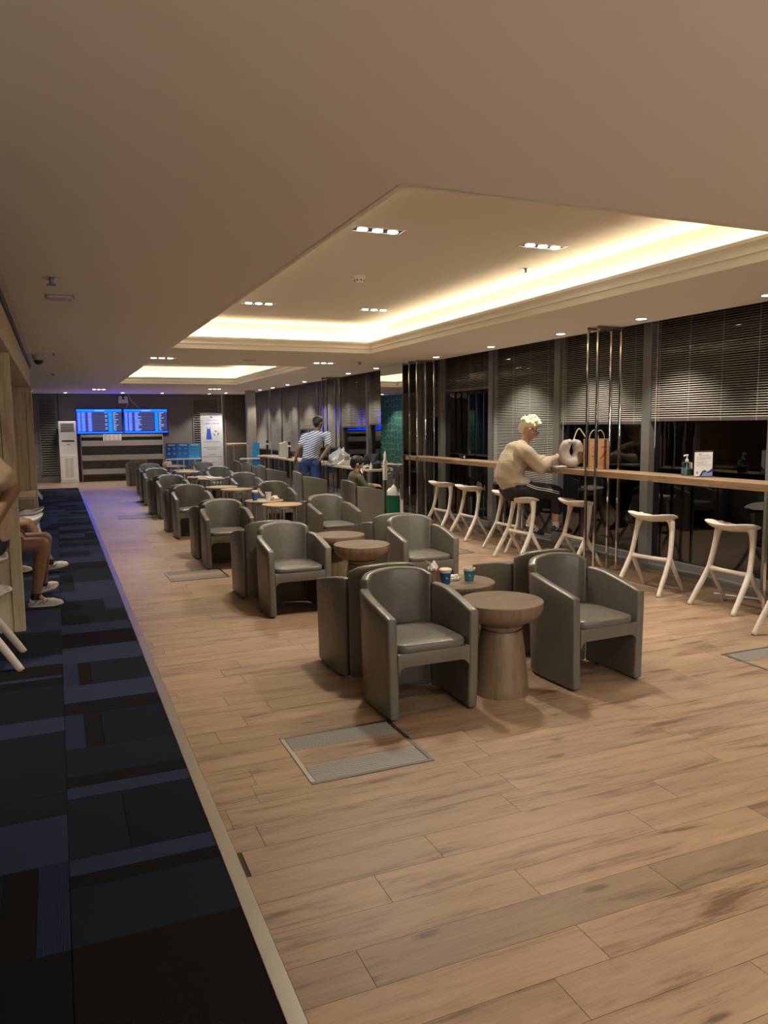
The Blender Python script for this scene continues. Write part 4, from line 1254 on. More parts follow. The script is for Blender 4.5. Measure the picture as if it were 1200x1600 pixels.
mb.build('red_print', 'red_ink', t)

# neck pillow hanging upright on the bar
plain('pillow_fabric', (0.42, 0.385, 0.34), 0.9, bump=0.25, bscale=120)
t = thing('neck_pillow', 'grey horseshoe travel pillow propped upright on the bar', 'pillow', (5.80, 7.80, ZB), -.5)
pts = []; rad = []
for k in range(17):
    a = math.radians(-205 + k * (230 / 16) + 90 + 65 - 90)
    u = k / 16
    ang = PI * .5 + PI * 0.12 + u * (2 * PI - PI * 0.24)
    pts.append((.085 * math.cos(ang), .0 + .02 * math.cos(2 * ang), .20 + .125 * math.sin(ang)))
    rad.append(.058 + .012 * math.sin(PI * u) - (.018 if k in (0, 16) else 0))
MB().tube(pts, rad, 18, 3).build('pillow_body', 'pillow_fabric', t, smooth='all')
for e, sgn in ((0, 1), (-1, -1)):
    mb = MB().suplathe([(.01, -.040), (.6, -.030), (.95, -.012), (1, 0), (.95, .012), (.6, .030), (.01, .040)], .042, .042, 2, 18)
    mb.build('pillow_end', 'pillow_fabric', t, smooth='all', loc=pts[e])
o = MB().tube([(0, 0, 0), (.03, .02, .10), (.07, .03, .16), (.12, .02, .10), (.16, .0, .03)], .007, 8, 4).build('strap', 'lid_cream', t, smooth=True, loc=(.02, 0, .32))
plain('paper_sheet', (0.62, 0.62, 0.63), 0.6)
t = thing('magazine', 'open white papers on the bar in front of the woman', 'papers', (5.83, 7.98, ZB + .004), .15)
MB().box(-.11, .11, -.15, .0, 0, .006).build('page', 'paper_sheet', t, rot=(0, .02, 0)); MB().box(-.10, .12, .002, .15, 0, .005).build('page', 'paper_sheet', t, rot=(0, -.02, .05))
mb = MB()
for k in range(8): mb.quad((-.08, -.13 + k * .014, .0075), (.08, -.13 + k * .014, .0075), (.08, -.126 + k * .014, .0075), (-.08, -.126 + k * .014, .0075))
mb.build('print', 'ink_grey', t)
o = MB().box(-.002, .002, -.05, .05, -.012, .012).build('seat_number_plate', 'paper', loc=(5.685, 8.12, 1.14)); tag(o, 'small white plate on the edge of the bar by the woman', 'label plate')

# power lead on the floor by the window
t = thing('power_lead', 'thin white cable lying by the window base under the bar', 'cable', (6.12, 5.45, 0))
MB().tube([(-.12, .25, .01), (-.04, .05, .012), (.04, -.1, .012), (.06, -.28, .03), (.05, -.36, .12), (.09, -.36, .2)], .008, 6, 5).build('cord', 'white_plastic', t, smooth=True)

# work counter objects
ZW = .875
t = thing('hand_sanitizer', 'pale blue pump bottle on the work counter by the boy', 'sanitizer bottle', (5.62, 14.4, ZW))
MB().lathe([(.04, 0), (.042, .02), (.042, .12), (.03, .14), (.014, .15), (.014, .19)], 18).build('bottle', 'print_blue', t, smooth=True)
MB().tube([(0, 0, .18), (0, 0, .215), (-.06, 0, .215)], .01, 8).build('pump', 'white_plastic', t)
t = thing('table_sign', 'white card stand on the work counter between the man and the boy', 'sign', (5.60, 15.2, ZW), .2)
MB().box(-.08, .08, -.04, .04, 0, .006).build('base', 'clear_plastic', t); MB().box(-.075, .075, -.002, .002, .006, .24).build('card', 'paper', t); MB().box(-.06, .06, -.0035, -.002, .12, .2).build('print', 'ink_grey', t)
plain('plastic_bag', (0.70, 0.70, 0.67), 0.35)
o = crumple('carrier_bag', 5.62, 15.65, ZW, .20, .15, .19, 'white plastic carrier bag on the work counter beside the man', 'plastic_bag', 11, 'bag')
plain('backpack', (0.018, 0.019, 0.024), 0.7, bump=.3, bscale=40)
t = thing('backpack', 'dark backpack lying on the work counter in front of the boy', 'bag', (5.72, 14.02, ZW))
o = crumple('pack_body', 0, 0, 0, .20, .24, .17, None, 'backpack', 21, None); o.parent = t
MB().tube([(-.15, -.1, .08), (-.31, -.12, .02), (-.31, -.2, -.08), (-.29, -.22, .03), (-.12, -.22, .06)], .012, 8, 4).build('strap', 'white_plastic', t, smooth=True)
t = thing('jar', 'small white tapered bottle on the work counter near the column', 'bottle', (5.52, 13.66, ZW))
MB().lathe([(.035, 0), (.036, .05), (.028, .08), (.008, .12), (.004, .15)], 16).build('bottle', 'white_plastic', t, smooth=True)
plain('tissue_bag', (0.68, 0.68, 0.63), 0.5)
t = thing('tissue_box', 'white paper bag standing at the far end of the work counter', 'bag', (5.78, 20.7, ZW))
MB().prism([(-.14, 0), (.14, 0), (.15, .28), (.05, .42), (-.13, .36)], 'Y', -.07, .07).build('bag_body', 'tissue_bag', t, bevel=.01)
for x, yy, n in ((5.62, 19.6, 'black desk lamp base on the far work counter'), (5.75, 22.4, 'dark speaker box at the very end of the work counter')):
    t = thing('desk_device', n, 'device', (x, yy, ZW))
    MB().lathe([(.08, 0), (.08, .02), (.03, .04), (.025, .30), (.03, .42), (.001, .43)], 16).build('body', 'black', t, smooth=True)
    MB().lathe([(.055, .3), (.06, .32), (.055, .34)], 16).build('collar', 'white_plastic', t, smooth=True)
t = thing('dispenser_post', 'white floor-standing sanitizer dispenser beside the mirrored column', 'dispenser', (5.50, 12.92, 0))
MB().lathe([(.15, 0), (.15, .015), (.02, .03), (.018, .72)], 20).build('stand', 'black', t, smooth=True)
MB().box(-.035, .035, -.03, .03, .72, 1.08).build('housing', 'white_plastic', t, bevel=.008)
MB().lathe([(.028, 1.08), (.028, 1.20), (.012, 1.22), (.012, 1.25)], 16).build('bottle', 'cup_white', t, smooth=True)
plain('green_bag', (0.005, 0.11, 0.06), 0.5)
t = thing('shopping_bag', 'dark green shopping bag leaning on the column beside the boy', 'bag', (5.48, 12.55, 0), .2)
MB().prism([(-.13, 0), (.13, 0), (.12, .46), (-.12, .48)], 'Y', -.06, .06).build('bag_body', 'green_bag', t, bevel=.006)
o = MB().suplathe([(1, .44), (1.05, .52), (.7, .60), (.2, .64)], .11, .05, 3, 20, (0, 0, 0), lambda x, y: .03 * math.sin(40 * x)).build('tissue', 'napkin', t, smooth=True)
MB().box(-.1, .1, -.0615, -.06, .12, .16).build('band', 'print_blue', t)
plain('bag_dark', (0.012, 0.012, 0.016), 0.7, bump=.2, bscale=50)
t = thing('duffel_bag', 'black bag on the floor chair behind the standing man', 'bag', (4.72, 15.25, .455))
o = crumple('bag_body', 0, 0, 0, .2, .17, .16, None, 'bag_dark', 31, None); o.parent = t
o = crumple('white_bottle', -.1, -.12, .04, .05, .05, .12, None, 'white_plastic', 33, None); o.parent = t

# ---- booth furniture
t = thing('booth_table', 'oak ledge table in front of the far booth partition', 'table', (-.95, 12.3, 0))
MB().box(-.7, .64, -.60, .60, .74, .78).build('top', 'oak', t, bevel=.004)
MB().box(-.7, .60, .50, .58, 0, .74).build('support', 'oak', t)
t = thing('booth_bench', 'grey upholstered bench inside the oak booth', 'bench', (-1.05, 9.2, 0))
MB().box(-.45, .42, -1.9, 1.35, .08, .40).build('base', 'oak', t); MB().box(-.45, .44, -1.9, 1.35, .40, .50).build('seat_pad', 'bench', t, bevel=.03, segs=3); MB().box(-.60, -.45, -1.9, 1.35, .40, 1.05).build('back_pad', 'bench', t, bevel=.03, segs=3)
def shell_chair(x, yy, rz, label):
    t = thing('shell_chair', label, 'chair', (x, yy, 0), rz, 'white shell chairs in the booth')
    zf = lambda a, b_: .25 * max(0, (-a - .05) / .2) ** 2 + .10 * (abs(b_) / .22) ** 3
    MB().suplathe([(.05, .425), (.6, .427), (.95, .436), (1, .446), (.96, .449), (.6, .442), (.05, .44)], .22, .24, 3, 36, (0, 0, 0), zf).build('shell', 'white_plastic', t, smooth='all')
    for sx in (-1, 1):
        for sy in (-1, 1):
            MB().tube([(sx * .11, sy * .11, .43), (sx * .21, sy * .21, 0)], [.018, .012], 10).build('leg', 'stool_white', t, smooth=True)
shell_chair(-.42, 10.85, PI, 'white shell chair in the booth, nearer one behind the seated legs')
shell_chair(-.42, 11.75, PI, 'white shell chair in the booth, farther one by the oak ledge')

# ================================================================== PEOPLE
def ball(mb, M, u=14, v=8):
    vs = [M @ Vector((0, 0, 1)), M @ Vector((0, 0, -1))]; fs = []
    for i in range(1, v):
        a = PI * i / v
        for k in range(u):
            b = 2 * PI * k / u
            vs.append(M @ Vector((math.sin(a) * math.cos(b), math.sin(a) * math.sin(b), math.cos(a))))
    R = lambda i, k: 2 + (i - 1) * u + k % u
    for k in range(u):
        fs.append((0, R(1, k), R(1, k + 1))); fs.append((1, R(v - 1, k + 1), R(v - 1, k)))
        for i in range(1, v - 1):
            fs.append((R(i, k), R(i + 1, k), R(i + 1, k + 1), R(i, k + 1)))
    mb.add(vs, fs)
def cap_mesh(mb, p0, r0, p1, r1, seg=14):
    p0, p1 = Vector(p0), Vector(p1)
    for p, r in ((p0, r0), (p1, r1)):
        ball(mb, Matrix.Translation(p) @ Matrix.Scale(r, 4))
    d = p1 - p0
    if d.length > 1e-5:
        q = d.to_track_quat('Z', 'Y')
        vs = [p + q @ Vector((r * math.cos(2 * PI * k / seg), r * math.sin(2 * PI * k / seg), 0)) for p, r in ((p0, r0), (p1, r1)) for k in range(seg)]
        fs = [tuple(reversed(range(seg))), tuple(range(seg, 2 * seg))] + [(k, (k + 1) % seg, (k + 1) % seg + seg, k + seg) for k in range(seg)]
        mb.add(vs, fs)
def blob(name, shapes, voxel, mat, parent, smooth=3, wrinkle=0.0, wscale=9.0):
    """one continuous skin grown over tapered limbs ('c') and ellipsoids ('e')"""
    mb = MB()
    for s in shapes:
        if s[0] == 'c':
            cap_mesh(mb, *s[1:])
        elif s[0] == 'chain':
            pts, rs = s[1], s[2]
            for i in range(len(pts) - 1):
                cap_mesh(mb, pts[i], rs[i], pts[i + 1], rs[i + 1])
        else:
            _, c, r = s[:3]
            ball(mb, Matrix.Translation(c) @ Matrix.Diagonal((*r, 1)), 20, 12)
    me = bpy.data.meshes.new(name); me.from_pydata(mb.v, [], mb.f); me.update()
    tmp = bpy.data.objects.new('tmp', me)
    md = tmp.modifiers.new('r', 'REMESH'); md.mode = 'VOXEL'; md.voxel_size = voxel
    if smooth:
        sm = tmp.modifiers.new('s', 'SMOOTH'); sm.factor = 0.5; sm.iterations = smooth
    out = evaluated_mesh(tmp)
    bpy.data.objects.remove(tmp); bpy.data.meshes.remove(me)
    out.name = name
    if wrinkle:
        n = len(out.vertices)
        co = np.empty(n * 3, np.float32); out.vertices.foreach_get('co', co); co = co.reshape(n, 3)
        no = np.empty(n * 3, np.float32); out.vertex_normals.foreach_get('vector', no); no = no.reshape(n, 3)
        X, Y, Z = co.T
        d = np.sin(wscale * 3 * Z + 2.2 * np.sin(wscale * X) + 1.7 * np.sin(wscale * 1.3 * Y)) + .6 * np.sin(wscale * 6 * Z + wscale * 4 * X - wscale * 3 * Y + 2 * np.sin(wscale * 2 * Y))
        co = co + no * (wrinkle * d)[:, None]
        out.vertices.foreach_set('co', co.ravel().astype(np.float32)); out.update()
    out.materials.clear(); out.materials.append(MATS[mat])
    out.polygons.foreach_set('use_smooth', np.ones(len(out.polygons), bool))
    o = bpy.data.objects.new(name, out); COL.objects.link(o)
    if parent is not None: o.parent = parent
    return o
plain('skin', (0.46, 0.27, 0.185), 0.5)
plain('skin_tan', (0.22, 0.115, 0.068), 0.5)
plain('hair_pale', (0.70, 0.66, 0.46), 0.7, bump=.6, bscale=90)
plain('hair_black', (0.012, 0.011, 0.010), 0.55, bump=.4, bscale=120)
plain('hair_grey', (0.30, 0.29, 0.27), 0.7, bump=.4, bscale=120)
plain('sweater', (0.41, 0.34, 0.25), 0.9, bump=.25, bscale=50)
plain('trouser_black', (0.010, 0.010, 0.012), 0.8, bump=.2, bscale=20)
plain('shoe_navy', (0.022, 0.055, 0.085), 0.6, var=.5, bscale=30)
plain('shoe_white', (0.50, 0.47, 0.43), 0.6, var=.3, bscale=22)
plain('shoe_trim', (0.16, 0.155, 0.15), 0.6)
plain('sock_dark', (0.012, 0.012, 0.015), 0.9)
plain('sock_white', (0.6, 0.6, 0.6), 0.9)
plain('sole', (0.62, 0.58, 0.53), 0.7)
plain('sole_dark', (0.02, 0.02, 0.025), 0.7)
plain('jeans', (0.028, 0.065, 0.165), 0.85, var=.25, bscale=12)
plain('shirt_beige', (0.36, 0.27, 0.185), 0.9, var=.12, bscale=40)
plain('shirt_olive', (0.11, 0.115, 0.075), 0.9)
plain('shorts_dark', (0.014, 0.016, 0.022), 0.9)
plain('glasses', (0.02, 0.02, 0.02), 0.2)
plain('eye_white', (0.7, 0.7, 0.68), 0.3)
def striped_shirt():
    mt, nt, b = nodes_of('shirt_striped')
    L = nt.links.new
    tc = N(nt, 'ShaderNodeTexCoord')
    mp = N(nt, 'ShaderNodeMapping'); mp.inputs['Rotation'].default_value = (0, math.radians(24), 0); L(tc.outputs['Object'], mp.inputs['Vector'])
    wv = N(nt, 'ShaderNodeTexWave', wave_type='BANDS', bands_direction='Z'); wv.inputs['Scale'].default_value = 7.5; wv.inputs['Distortion'].default_value = 0.6
    wv.inputs['Detail'].default_value = 0
    L(mp.outputs[0], wv.inputs['Vector'])
    rp = N(nt, 'ShaderNodeValToRGB'); rp.color_ramp.elements[0].position = .36; rp.color_ramp.elements[1].position = .46
    rp.color_ramp.elements[0].color = (0.06, 0.085, 0.16, 1); rp.color_ramp.elements[1].color = (0.60, 0.64, 0.66, 1)
    L(wv.outputs['Fac'], rp.inputs['Fac']); L(rp.outputs['Color'], b.inputs['Base Color']); b.inputs['Roughness'].default_value = .9
    MATS['shirt_striped'] = mt
striped_shirt()

def hand_chain(wr, tip_dir, side, up_, s=1.0, curl=0.5):
    """palm plus five bent fingers as shapes; tip_dir forward, side = thumb direction"""
    w0 = Vector(wr); f = Vector(tip_dir).normalized(); sd = Vector(side).normalized(); dn = -Vector(up_).normalized()
    sh = [('c', w0, .024 * s, w0 + f * .05 * s, .026 * s)]
    palm_end = w0 + f * .085 * s
    for k, (o_, ln) in enumerate(((.030, .070), (.010, .080), (-.010, .075), (-.028, .060))):
        b0 = w0 + f * .035 * s + sd * o_ * .75 * s
        b1 = palm_end + sd * o_ * s
        b2 = b1 + (f * (1 - curl * .35) + dn * curl * .7).normalized() * ln * .5 * s
        b3 = b2 + (f * (1 - curl) + dn * curl * 1.2).normalized() * ln * .45 * s
        sh.append(('chain', [b0, b1, b2, b3], [.014 * s, .0105 * s, .0092 * s, .0078 * s]))
    t0 = w0 + f * .025 * s + sd * .022 * s
    t1 = t0 + (f * .7 + sd * .75 + dn * .3).normalized() * .042 * s
    t2 = t1 + (f * 1.0 + sd * .1 + dn * .4).normalized() * .036 * s
    sh.append(('chain', [t0, t1, t2], [.016 * s, .0125 * s, .0095 * s]))
    return sh

def shoe(parent, heel, toe, mat, solemat, w_=.042, ankle_h=.075):
    """low trainer from heel point to toe point (both on the sole)"""
    h = Vector(heel); d = Vector(toe) - h; L = d.length; f = d.normalized()
    zc = Vector((0, 0, 1)) - f * f.z; zc.normalize(); s = zc.cross(f)
    def P(u, v, zz): return h + f * (u * L) + s * v + zc * zz
    o = blob('shoe', [('c', P(.13, 0, .045), w_ * .78, P(.45, 0, .043), w_ * .80), ('c', P(.45, 0, .043), w_ * .80, P(.70, 0, .034), w_ * .92), ('c', P(.70, 0, .034), w_ * .92, P(.90, 0, .028), w_ * .66), ('c', P(.12, 0, .05), w_ * .70, P(.20, 0, ankle_h), w_ * .80), ('c', P(.2, 0, ankle_h), w_ * .8, P(.40, 0, .062), w_ * .66)], .007, mat, parent, 4)
    mb = MB(); n = 20
    out = []
    for k in range(n):
        a = 2 * PI * k / n
        u = .5 + .52 * math.cos(a); wv = w_ * (1.0 if u > .55 else .86) * math.sin(a) * (1 + .0 * u)
        out.append((u, wv))
    vs = [P(u, v, 0.0 + (.012 if u > .9 else 0)) for u, v in out] + [P(u, v * 1.03, .034) for u, v in out]
    fs = [tuple(range(n)), tuple(reversed(range(n, 2 * n)))] + [(i, (i + 1) % n, (i + 1) % n + n, i + n) for i in range(n)]
    mb.add(vs, fs); mb.build('sole', solemat, o)
    for sd in (-1, 1):
        for (u0, u1) in ((.30, .46), (.42, .58), (.12, .26)):
            MB().tube([P(u0, sd * w_ * .93, .026), P((u0 + u1) / 2, sd * w_ * .90, .042), P(u1, sd * w_ * .62, .066)], .0045, 6, 3).build('side_stripe', 'shoe_trim' if 'white' in mat else 'sock_white', o)
    for k in range(4):
        u = .36 + k * .075
        mb = MB().tube([P(u, -w_ * .52, .068 - k * .006), P(u + .03, 0, .083 - k * .010), P(u, w_ * .52, .068 - k * .006)], .004, 6, 3); mb.build('lace', 'shoe_trim' if 'white' in mat else 'sock_white', o)
    return o

def head_shapes(c, f, s=1.0):
    """skull, face, nose, ears, lips around centre c looking along f"""
    c = Vector(c); f = Vector(f).normalized(); u = Vector((0, 0, 1)); u = (u - f * f.dot(u)).normalized(); r = f.cross(u)
    P = lambda a, b, d: c + f * a * s + r * b * s + u * d * s
    sh = [('e', P(-.015, 0, .02), (.095 * s, .095 * s, .105 * s)), ('c', P(.025, 0, -.01), .070 * s, P(.045, 0, -.075), .042 * s), ('c', P(.0, 0, -.05), .062 * s, P(.052, 0, -.092), .026 * s),
          ('c', P(.086, 0, .008), .011 * s, P(.108, 0, -.030), .0145 * s), ('c', P(.075, -.018, -.062), .011 * s, P(.075, .018, -.062), .011 * s),
          ('c', P(.080, -.034, .018), .013 * s, P(.080, .034, .018), .013 * s)]
    for q in (-1, 1):
        sh.append(('chain', [P(-.005, q * .088, .02), P(-.015, q * .098, .0), P(-.004, q * .090, -.03)], [.014 * s, .016 * s, .011 * s]))
    return sh, P

# ---- woman at the bar
wm = thing('person', 'person with short pale hair and cream sweater seated on a stool at the bar', 'person', (5.42, 8.32, 0))
def W(x, yy, z): return Vector((x - 5.42, yy - 8.32, z))
hc = W(5.545, 8.34, 1.640)
hs, HP = head_shapes(hc, (.80, -.32, -.42), 1.12)
shR, elR, wrR = W(5.33, 8.13, 1.39), W(5.54, 8.06, 1.165), W(5.84, 8.15, 1.285)
shL, elL, wrL = W(5.42, 8.53, 1.39), W(5.64, 8.62, 1.215), W(5.90, 8.36, 1.275)
hipR, knR, anR = W(5.33, 8.20, .91), W(5.80, 8.10, .855), W(5.84, 8.14, .455)
hipL, knL, anL = W(5.36, 8.43, .91), W(5.83, 8.44, .80), W(5.60, 8.40, .43)
body = hs + [('c', W(5.50, 8.335, 1.54), .058, W(5.44, 8.33, 1.42), .066), ('chain', [W(5.30, 8.32, .93), W(5.27, 8.32, 1.08), W(5.32, 8.325, 1.24), W(5.385, 8.33, 1.37)], [.14, .135, .145, .11]),
             ('chain', [shR, elR, wrR], [.062, .044, .030]), ('chain', [shL, elL, wrL], [.062, .044, .030]),
             ('chain', [hipR, knR, anR], [.095, .065, .042]), ('chain', [hipL, knL, anL], [.095, .065, .042]),
             ('c', anR, .042, W(5.95, 8.15, .385), .034), ('c', anL, .042, W(5.71, 8.40, .35), .034)]
body += hand_chain(wrR, (.75, .35, .18), (-.2, .5, .6), (.1, -.2, 1), 1.05, .55)
body += hand_chain(wrL, (.80, -.30, .12), (.2, -.5, .6), (.1, .2, 1), 1.05, .6)
blob('body', body, .0065, 'skin', wm, 3)
sw = [('chain', [W(5.285, 8.32, .97), W(5.235, 8.32, 1.06), W(5.27, 8.325, 1.20), W(5.35, 8.33, 1.34), W(5.42, 8.333, 1.43)], [.165, .178, .185, .165, .092]),
      ('chain', [W(5.33, 8.18, 1.37), W(5.36, 8.10, 1.35), elR, W(5.68, 8.10, 1.238), W(5.77, 8.13, 1.262)], [.10, .096, .082, .070, .054]),
      ('chain', [W(5.42, 8.48, 1.37), W(5.45, 8.56, 1.34), elL, W(5.75, 8.50, 1.248), W(5.82, 8.43, 1.262)], [.10, .096, .080, .070, .054]),
      ('e', W(5.33, 8.26, 1.00), (.155, .19, .075))]
o = blob('sweater', sw, .010, 'sweater', wm, 3, .0055, 6.5)
blob('collar', [('chain', [W(5.43 + .085 * math.cos(a), 8.333 + .095 * math.sin(a), 1.435 + .02 * math.cos(a + PI)) for a in [k * PI / 6 for k in range(13)]], [.026] * 13)], .008, 'sweater', o, 2)
blob('trousers', [('chain', [W(5.30, 8.32, .90), W(5.30, 8.32, .98)], [.165, .158]), ('chain', [hipR, knR, W(5.835, 8.13, .62)], [.118, .088, .072]), ('chain', [hipL, knL, W(5.69, 8.41, .58)], [.118, .088, .072]), ('e', W(5.24, 8.32, .89), (.11, .19, .085))], .009, 'trouser_black', wm, 3, .002)
for dz in (0, .024):
    MB().tube([W(5.34, 8.075, .985 - dz), W(5.46, 8.045, .935 - dz), W(5.62, 8.018, .905 - dz), W(5.78, 8.012, .862 - dz)], .005, 6, 4).build('side_stripe', 'sock_white', wm)
ha = []
rnd = random.Random(4)
ha.append(('e', HP(-.028, 0, .050), (.113, .113, .096)))
ha.append(('e', HP(-.075, 0, -.005), (.052, .085, .075)))
ha.append(('e', HP(.035, 0, .095), (.075, .090, .045)))
for k in range(90):
    th = rnd.uniform(0, 2 * PI); el = rnd.uniform(.0, 1.5)
    d = Vector((math.cos(el) * math.cos(th), math.cos(el) * math.sin(th), math.sin(el)))
    if d.x > .35 and el < .75: continue
    p = HP(-.025 + .10 * d.x, .10 * d.y, .048 + .088 * d.z)
    q = HP(-.025 + .130 * d.x + .012, .124 * d.y, .052 + .128 * d.z)
    ha.append(('c', p, .020, q, .006))
blob('hair', ha, .0075, 'hair_pale', wm, 1)
for q in (-1, 1):
    pts = [HP(.103 + .0, q * .034 + .026 * math.cos(a), .006 + .021 * math.sin(a)) for a in [k * PI / 6 for k in range(13)]]
    MB().tube(pts, .0026, 6).build('glasses_rim', 'glasses', wm)
    MB().tube([HP(.100, q * .062, .010), HP(.0, q * .104, .016)], .0026, 6).build('glasses_arm', 'glasses', wm)
    MB().lathe([(.001, -.010), (.008, -.007), (.0105, 0), (.008, .007), (.001, .010)], 12).build('eye', 'eye_white', wm, smooth='all', loc=HP(.082, q * .034, .004))
shoe(wm, W(5.765, 8.14, .352), W(6.06, 8.12, .315), 'shoe_navy', 'sole_dark', .047)
shoe(wm, W(5.55, 8.40, .335), W(5.82, 8.40, .255), 'shoe_navy', 'sole_dark', .047)
for p0, p1 in ((W(5.84, 8.14, .47), W(5.835, 8.14, .40)), (W(5.615, 8.40, .46), W(5.60, 8.40, .39))):
    MB().tube([p0, p1], [.047, .046], 14).build('sock', 'sock_white', wm, smooth=True)

# ---- man standing at the work counter
mn = thing('person', 'person in a striped shirt and blue jeans leaning over the work counter', 'person', (5.08, 16.0, 0))
def Mn(x, yy, z): return Vector((x - 5.08, yy - 16.0, z))
hs, HP = head_shapes(Mn(5.25, 16.02, 1.765), (.75, .55, -.35), 1.12)
hip = Mn(5.06, 16.0, 1.0)
sR, eR, wR = Mn(5.42, 15.87, 1.50), Mn(5.38, 15.72, 1.24), Mn(5.20, 15.70, 1.02)
sL, eL, wL = Mn(4.98, 16.12, 1.47), Mn(4.84, 16.10, 1.24), Mn(4.77, 16.14, 1.03)
b = hs + [('c', Mn(5.22, 16.0, 1.65), .062, Mn(5.19, 16.0, 1.54), .072), ('chain', [hip, Mn(5.08, 16.0, 1.2), Mn(5.19, 16.0, 1.45)], [.155, .15, .155]), ('c', sR, .07, sL, .07),
          ('chain', [sR, eR, wR], [.066, .05, .034]), ('chain', [sL, eL, wL], [.066, .05, .034]),
          ('chain', [Mn(5.13, 15.93, .95), Mn(5.18, 15.90, .52), Mn(5.13, 15.95, .09)], [.105, .075, .05]), ('chain', [Mn(4.99, 16.08, .95), Mn(5.05, 16.15, .52), Mn(4.98, 16.2, .09)], [.105, .075, .05])]
b += hand_chain(wR, (-.45, .1, -.85), (-.3, -.6, -.1), (1, 0, -.3), 1.1, .35) + hand_chain(wL, (-.25, .1, -.9), (.6, .5, 0), (-.6, .3, 0), 1.1, .2)
blob('body', b, .009, 'skin_tan', mn, 3)
blob('shirt', [('chain', [Mn(5.06, 16.0, 1.06), Mn(5.08, 16.0, 1.22), Mn(5.17, 16.0, 1.43), Mn(5.20, 16.0, 1.52)], [.175, .178, .182, .11]), ('c', Mn(5.37, 15.89, 1.49), .10, Mn(5.02, 16.1, 1.46), .10),
               ('chain', [sR, Mn(5.395, 15.77, 1.33)], [.088, .080]), ('chain', [sL, Mn(4.90, 16.11, 1.32)], [.095, .085]), ('e', Mn(5.06, 16.0, 1.03), (.185, .19, .09))], .012, 'shirt_striped', mn, 3, .003, 7)
blob('jeans', [('chain', [Mn(5.06, 16.0, 1.04), Mn(5.06, 16.0, .94)], [.165, .17]), ('chain', [Mn(5.14, 15.93, .92), Mn(5.18, 15.90, .52), Mn(5.13, 15.95, .10)], [.135, .105, .085]), ('chain', [Mn(4.99, 16.08, .92), Mn(5.05, 16.15, .52), Mn(4.98, 16.2, .10)], [.135, .105, .085])], .012, 'jeans', mn, 3, .004, 8)
blob('hair', [('e', HP(-.03, 0, .045), (.115, .112, .100)), ('e', HP(-.07, 0, -.02), (.06, .095, .08))], .009, 'hair_black', mn, 1)
blob('hair_crown', [('e', HP(-.02, 0, .095), (.092, .092, .062))], .009, 'hair_grey', mn, 1)
shoe(mn, Mn(5.08, 15.90, .0), Mn(5.30, 16.02, .0), 'sole_dark', 'sole_dark', .05); shoe(mn, Mn(4.93, 16.15, .0), Mn(5.14, 16.30, .0), 'sole_dark', 'sole_dark', .05)

# ---- boy in the chair at the work counter
by = thing('person', 'dark-haired person in an olive top sunk in a chair at the work counter', 'person', (4.78, 12.33, 0))
def B(x, yy, z): return Vector((x - 4.78, yy - 12.33, z))
hs, HP = head_shapes(B(4.74, 12.36, 1.06), (.90, -.2, -.38), 1.0)
b = hs + [('c', B(4.72, 12.36, .97), .05, B(4.70, 12.35, .88), .055), ('chain', [B(4.72, 12.33, .57), B(4.68, 12.34, .72), B(4.69, 12.35, .83)], [.12, .115, .10]), ('c', B(4.72, 12.19, .82), .055, B(4.70, 12.50, .82), .055),
          ('chain', [B(4.72, 12.19, .81), B(4.82, 12.16, .64), B(5.02, 12.22, .68)], [.052, .042, .030]), ('chain', [B(4.70, 12.50, .81), B(4.80, 12.53, .64), B(5.02, 12.44, .68)], [.052, .042, .030]),
          ('chain', [B(4.75, 12.25, .53), B(5.14, 12.24, .53), B(5.17, 12.24, .09)], [.08, .06, .042]), ('chain', [B(4.75, 12.42, .53), B(5.14, 12.42, .53), B(5.17, 12.42, .09)], [.08, .06, .042])]
b += hand_chain(B(5.02, 12.22, .68), (1, .2, 0), (0, .7, .5), (0, 0, 1), .9, .5) + hand_chain(B(5.02, 12.44, .68), (1, -.2, 0), (0, -.7, .5), (0, 0, 1), .9, .5)
blob('body', b, .009, 'skin', by, 3)
blob('top', [('chain', [B(4.72, 12.33, .58), B(4.68, 12.34, .72), B(4.69, 12.35, .84)], [.14, .138, .115]), ('c', B(4.72, 12.20, .82), .075, B(4.70, 12.49, .82), .075), ('chain', [B(4.72, 12.19, .81), B(4.82, 12.16, .65), B(4.93, 12.19, .67)], [.07, .06, .05]), ('chain', [B(4.70, 12.5, .81), B(4.80, 12.53, .65), B(4.93, 12.49, .67)], [.07, .06, .05])], .012, 'shirt_olive', by, 3, .003, 9)
blob('trousers', [('chain', [B(4.75, 12.25, .54), B(5.14, 12.24, .53), B(5.17, 12.24, .12)], [.095, .075, .06]), ('chain', [B(4.75, 12.42, .54), B(5.14, 12.42, .53), B(5.17, 12.42, .12)], [.095, .075, .06])], .012, 'shorts_dark', by, 3)
blob('hair', [('e', HP(-.025, 0, .04), (.112, .110, .105)), ('e', HP(-.06, 0, -.02), (.06, .09, .08)), ('e', HP(.05, 0, .085), (.06, .08, .035))], .009, 'hair_black', by, 1)
shoe(by, B(5.11, 12.24, 0), B(5.35, 12.24, 0), 'shoe_white', 'sole'); shoe(by, B(5.11, 12.42, 0), B(5.35, 12.42, 0), 'shoe_white', 'sole')
MB().lathe([(.012, 0), (.012, .015), (.004, .03)], 10).build('earbud', 'white_plastic', by, loc=HP(.0, .10, -.01))

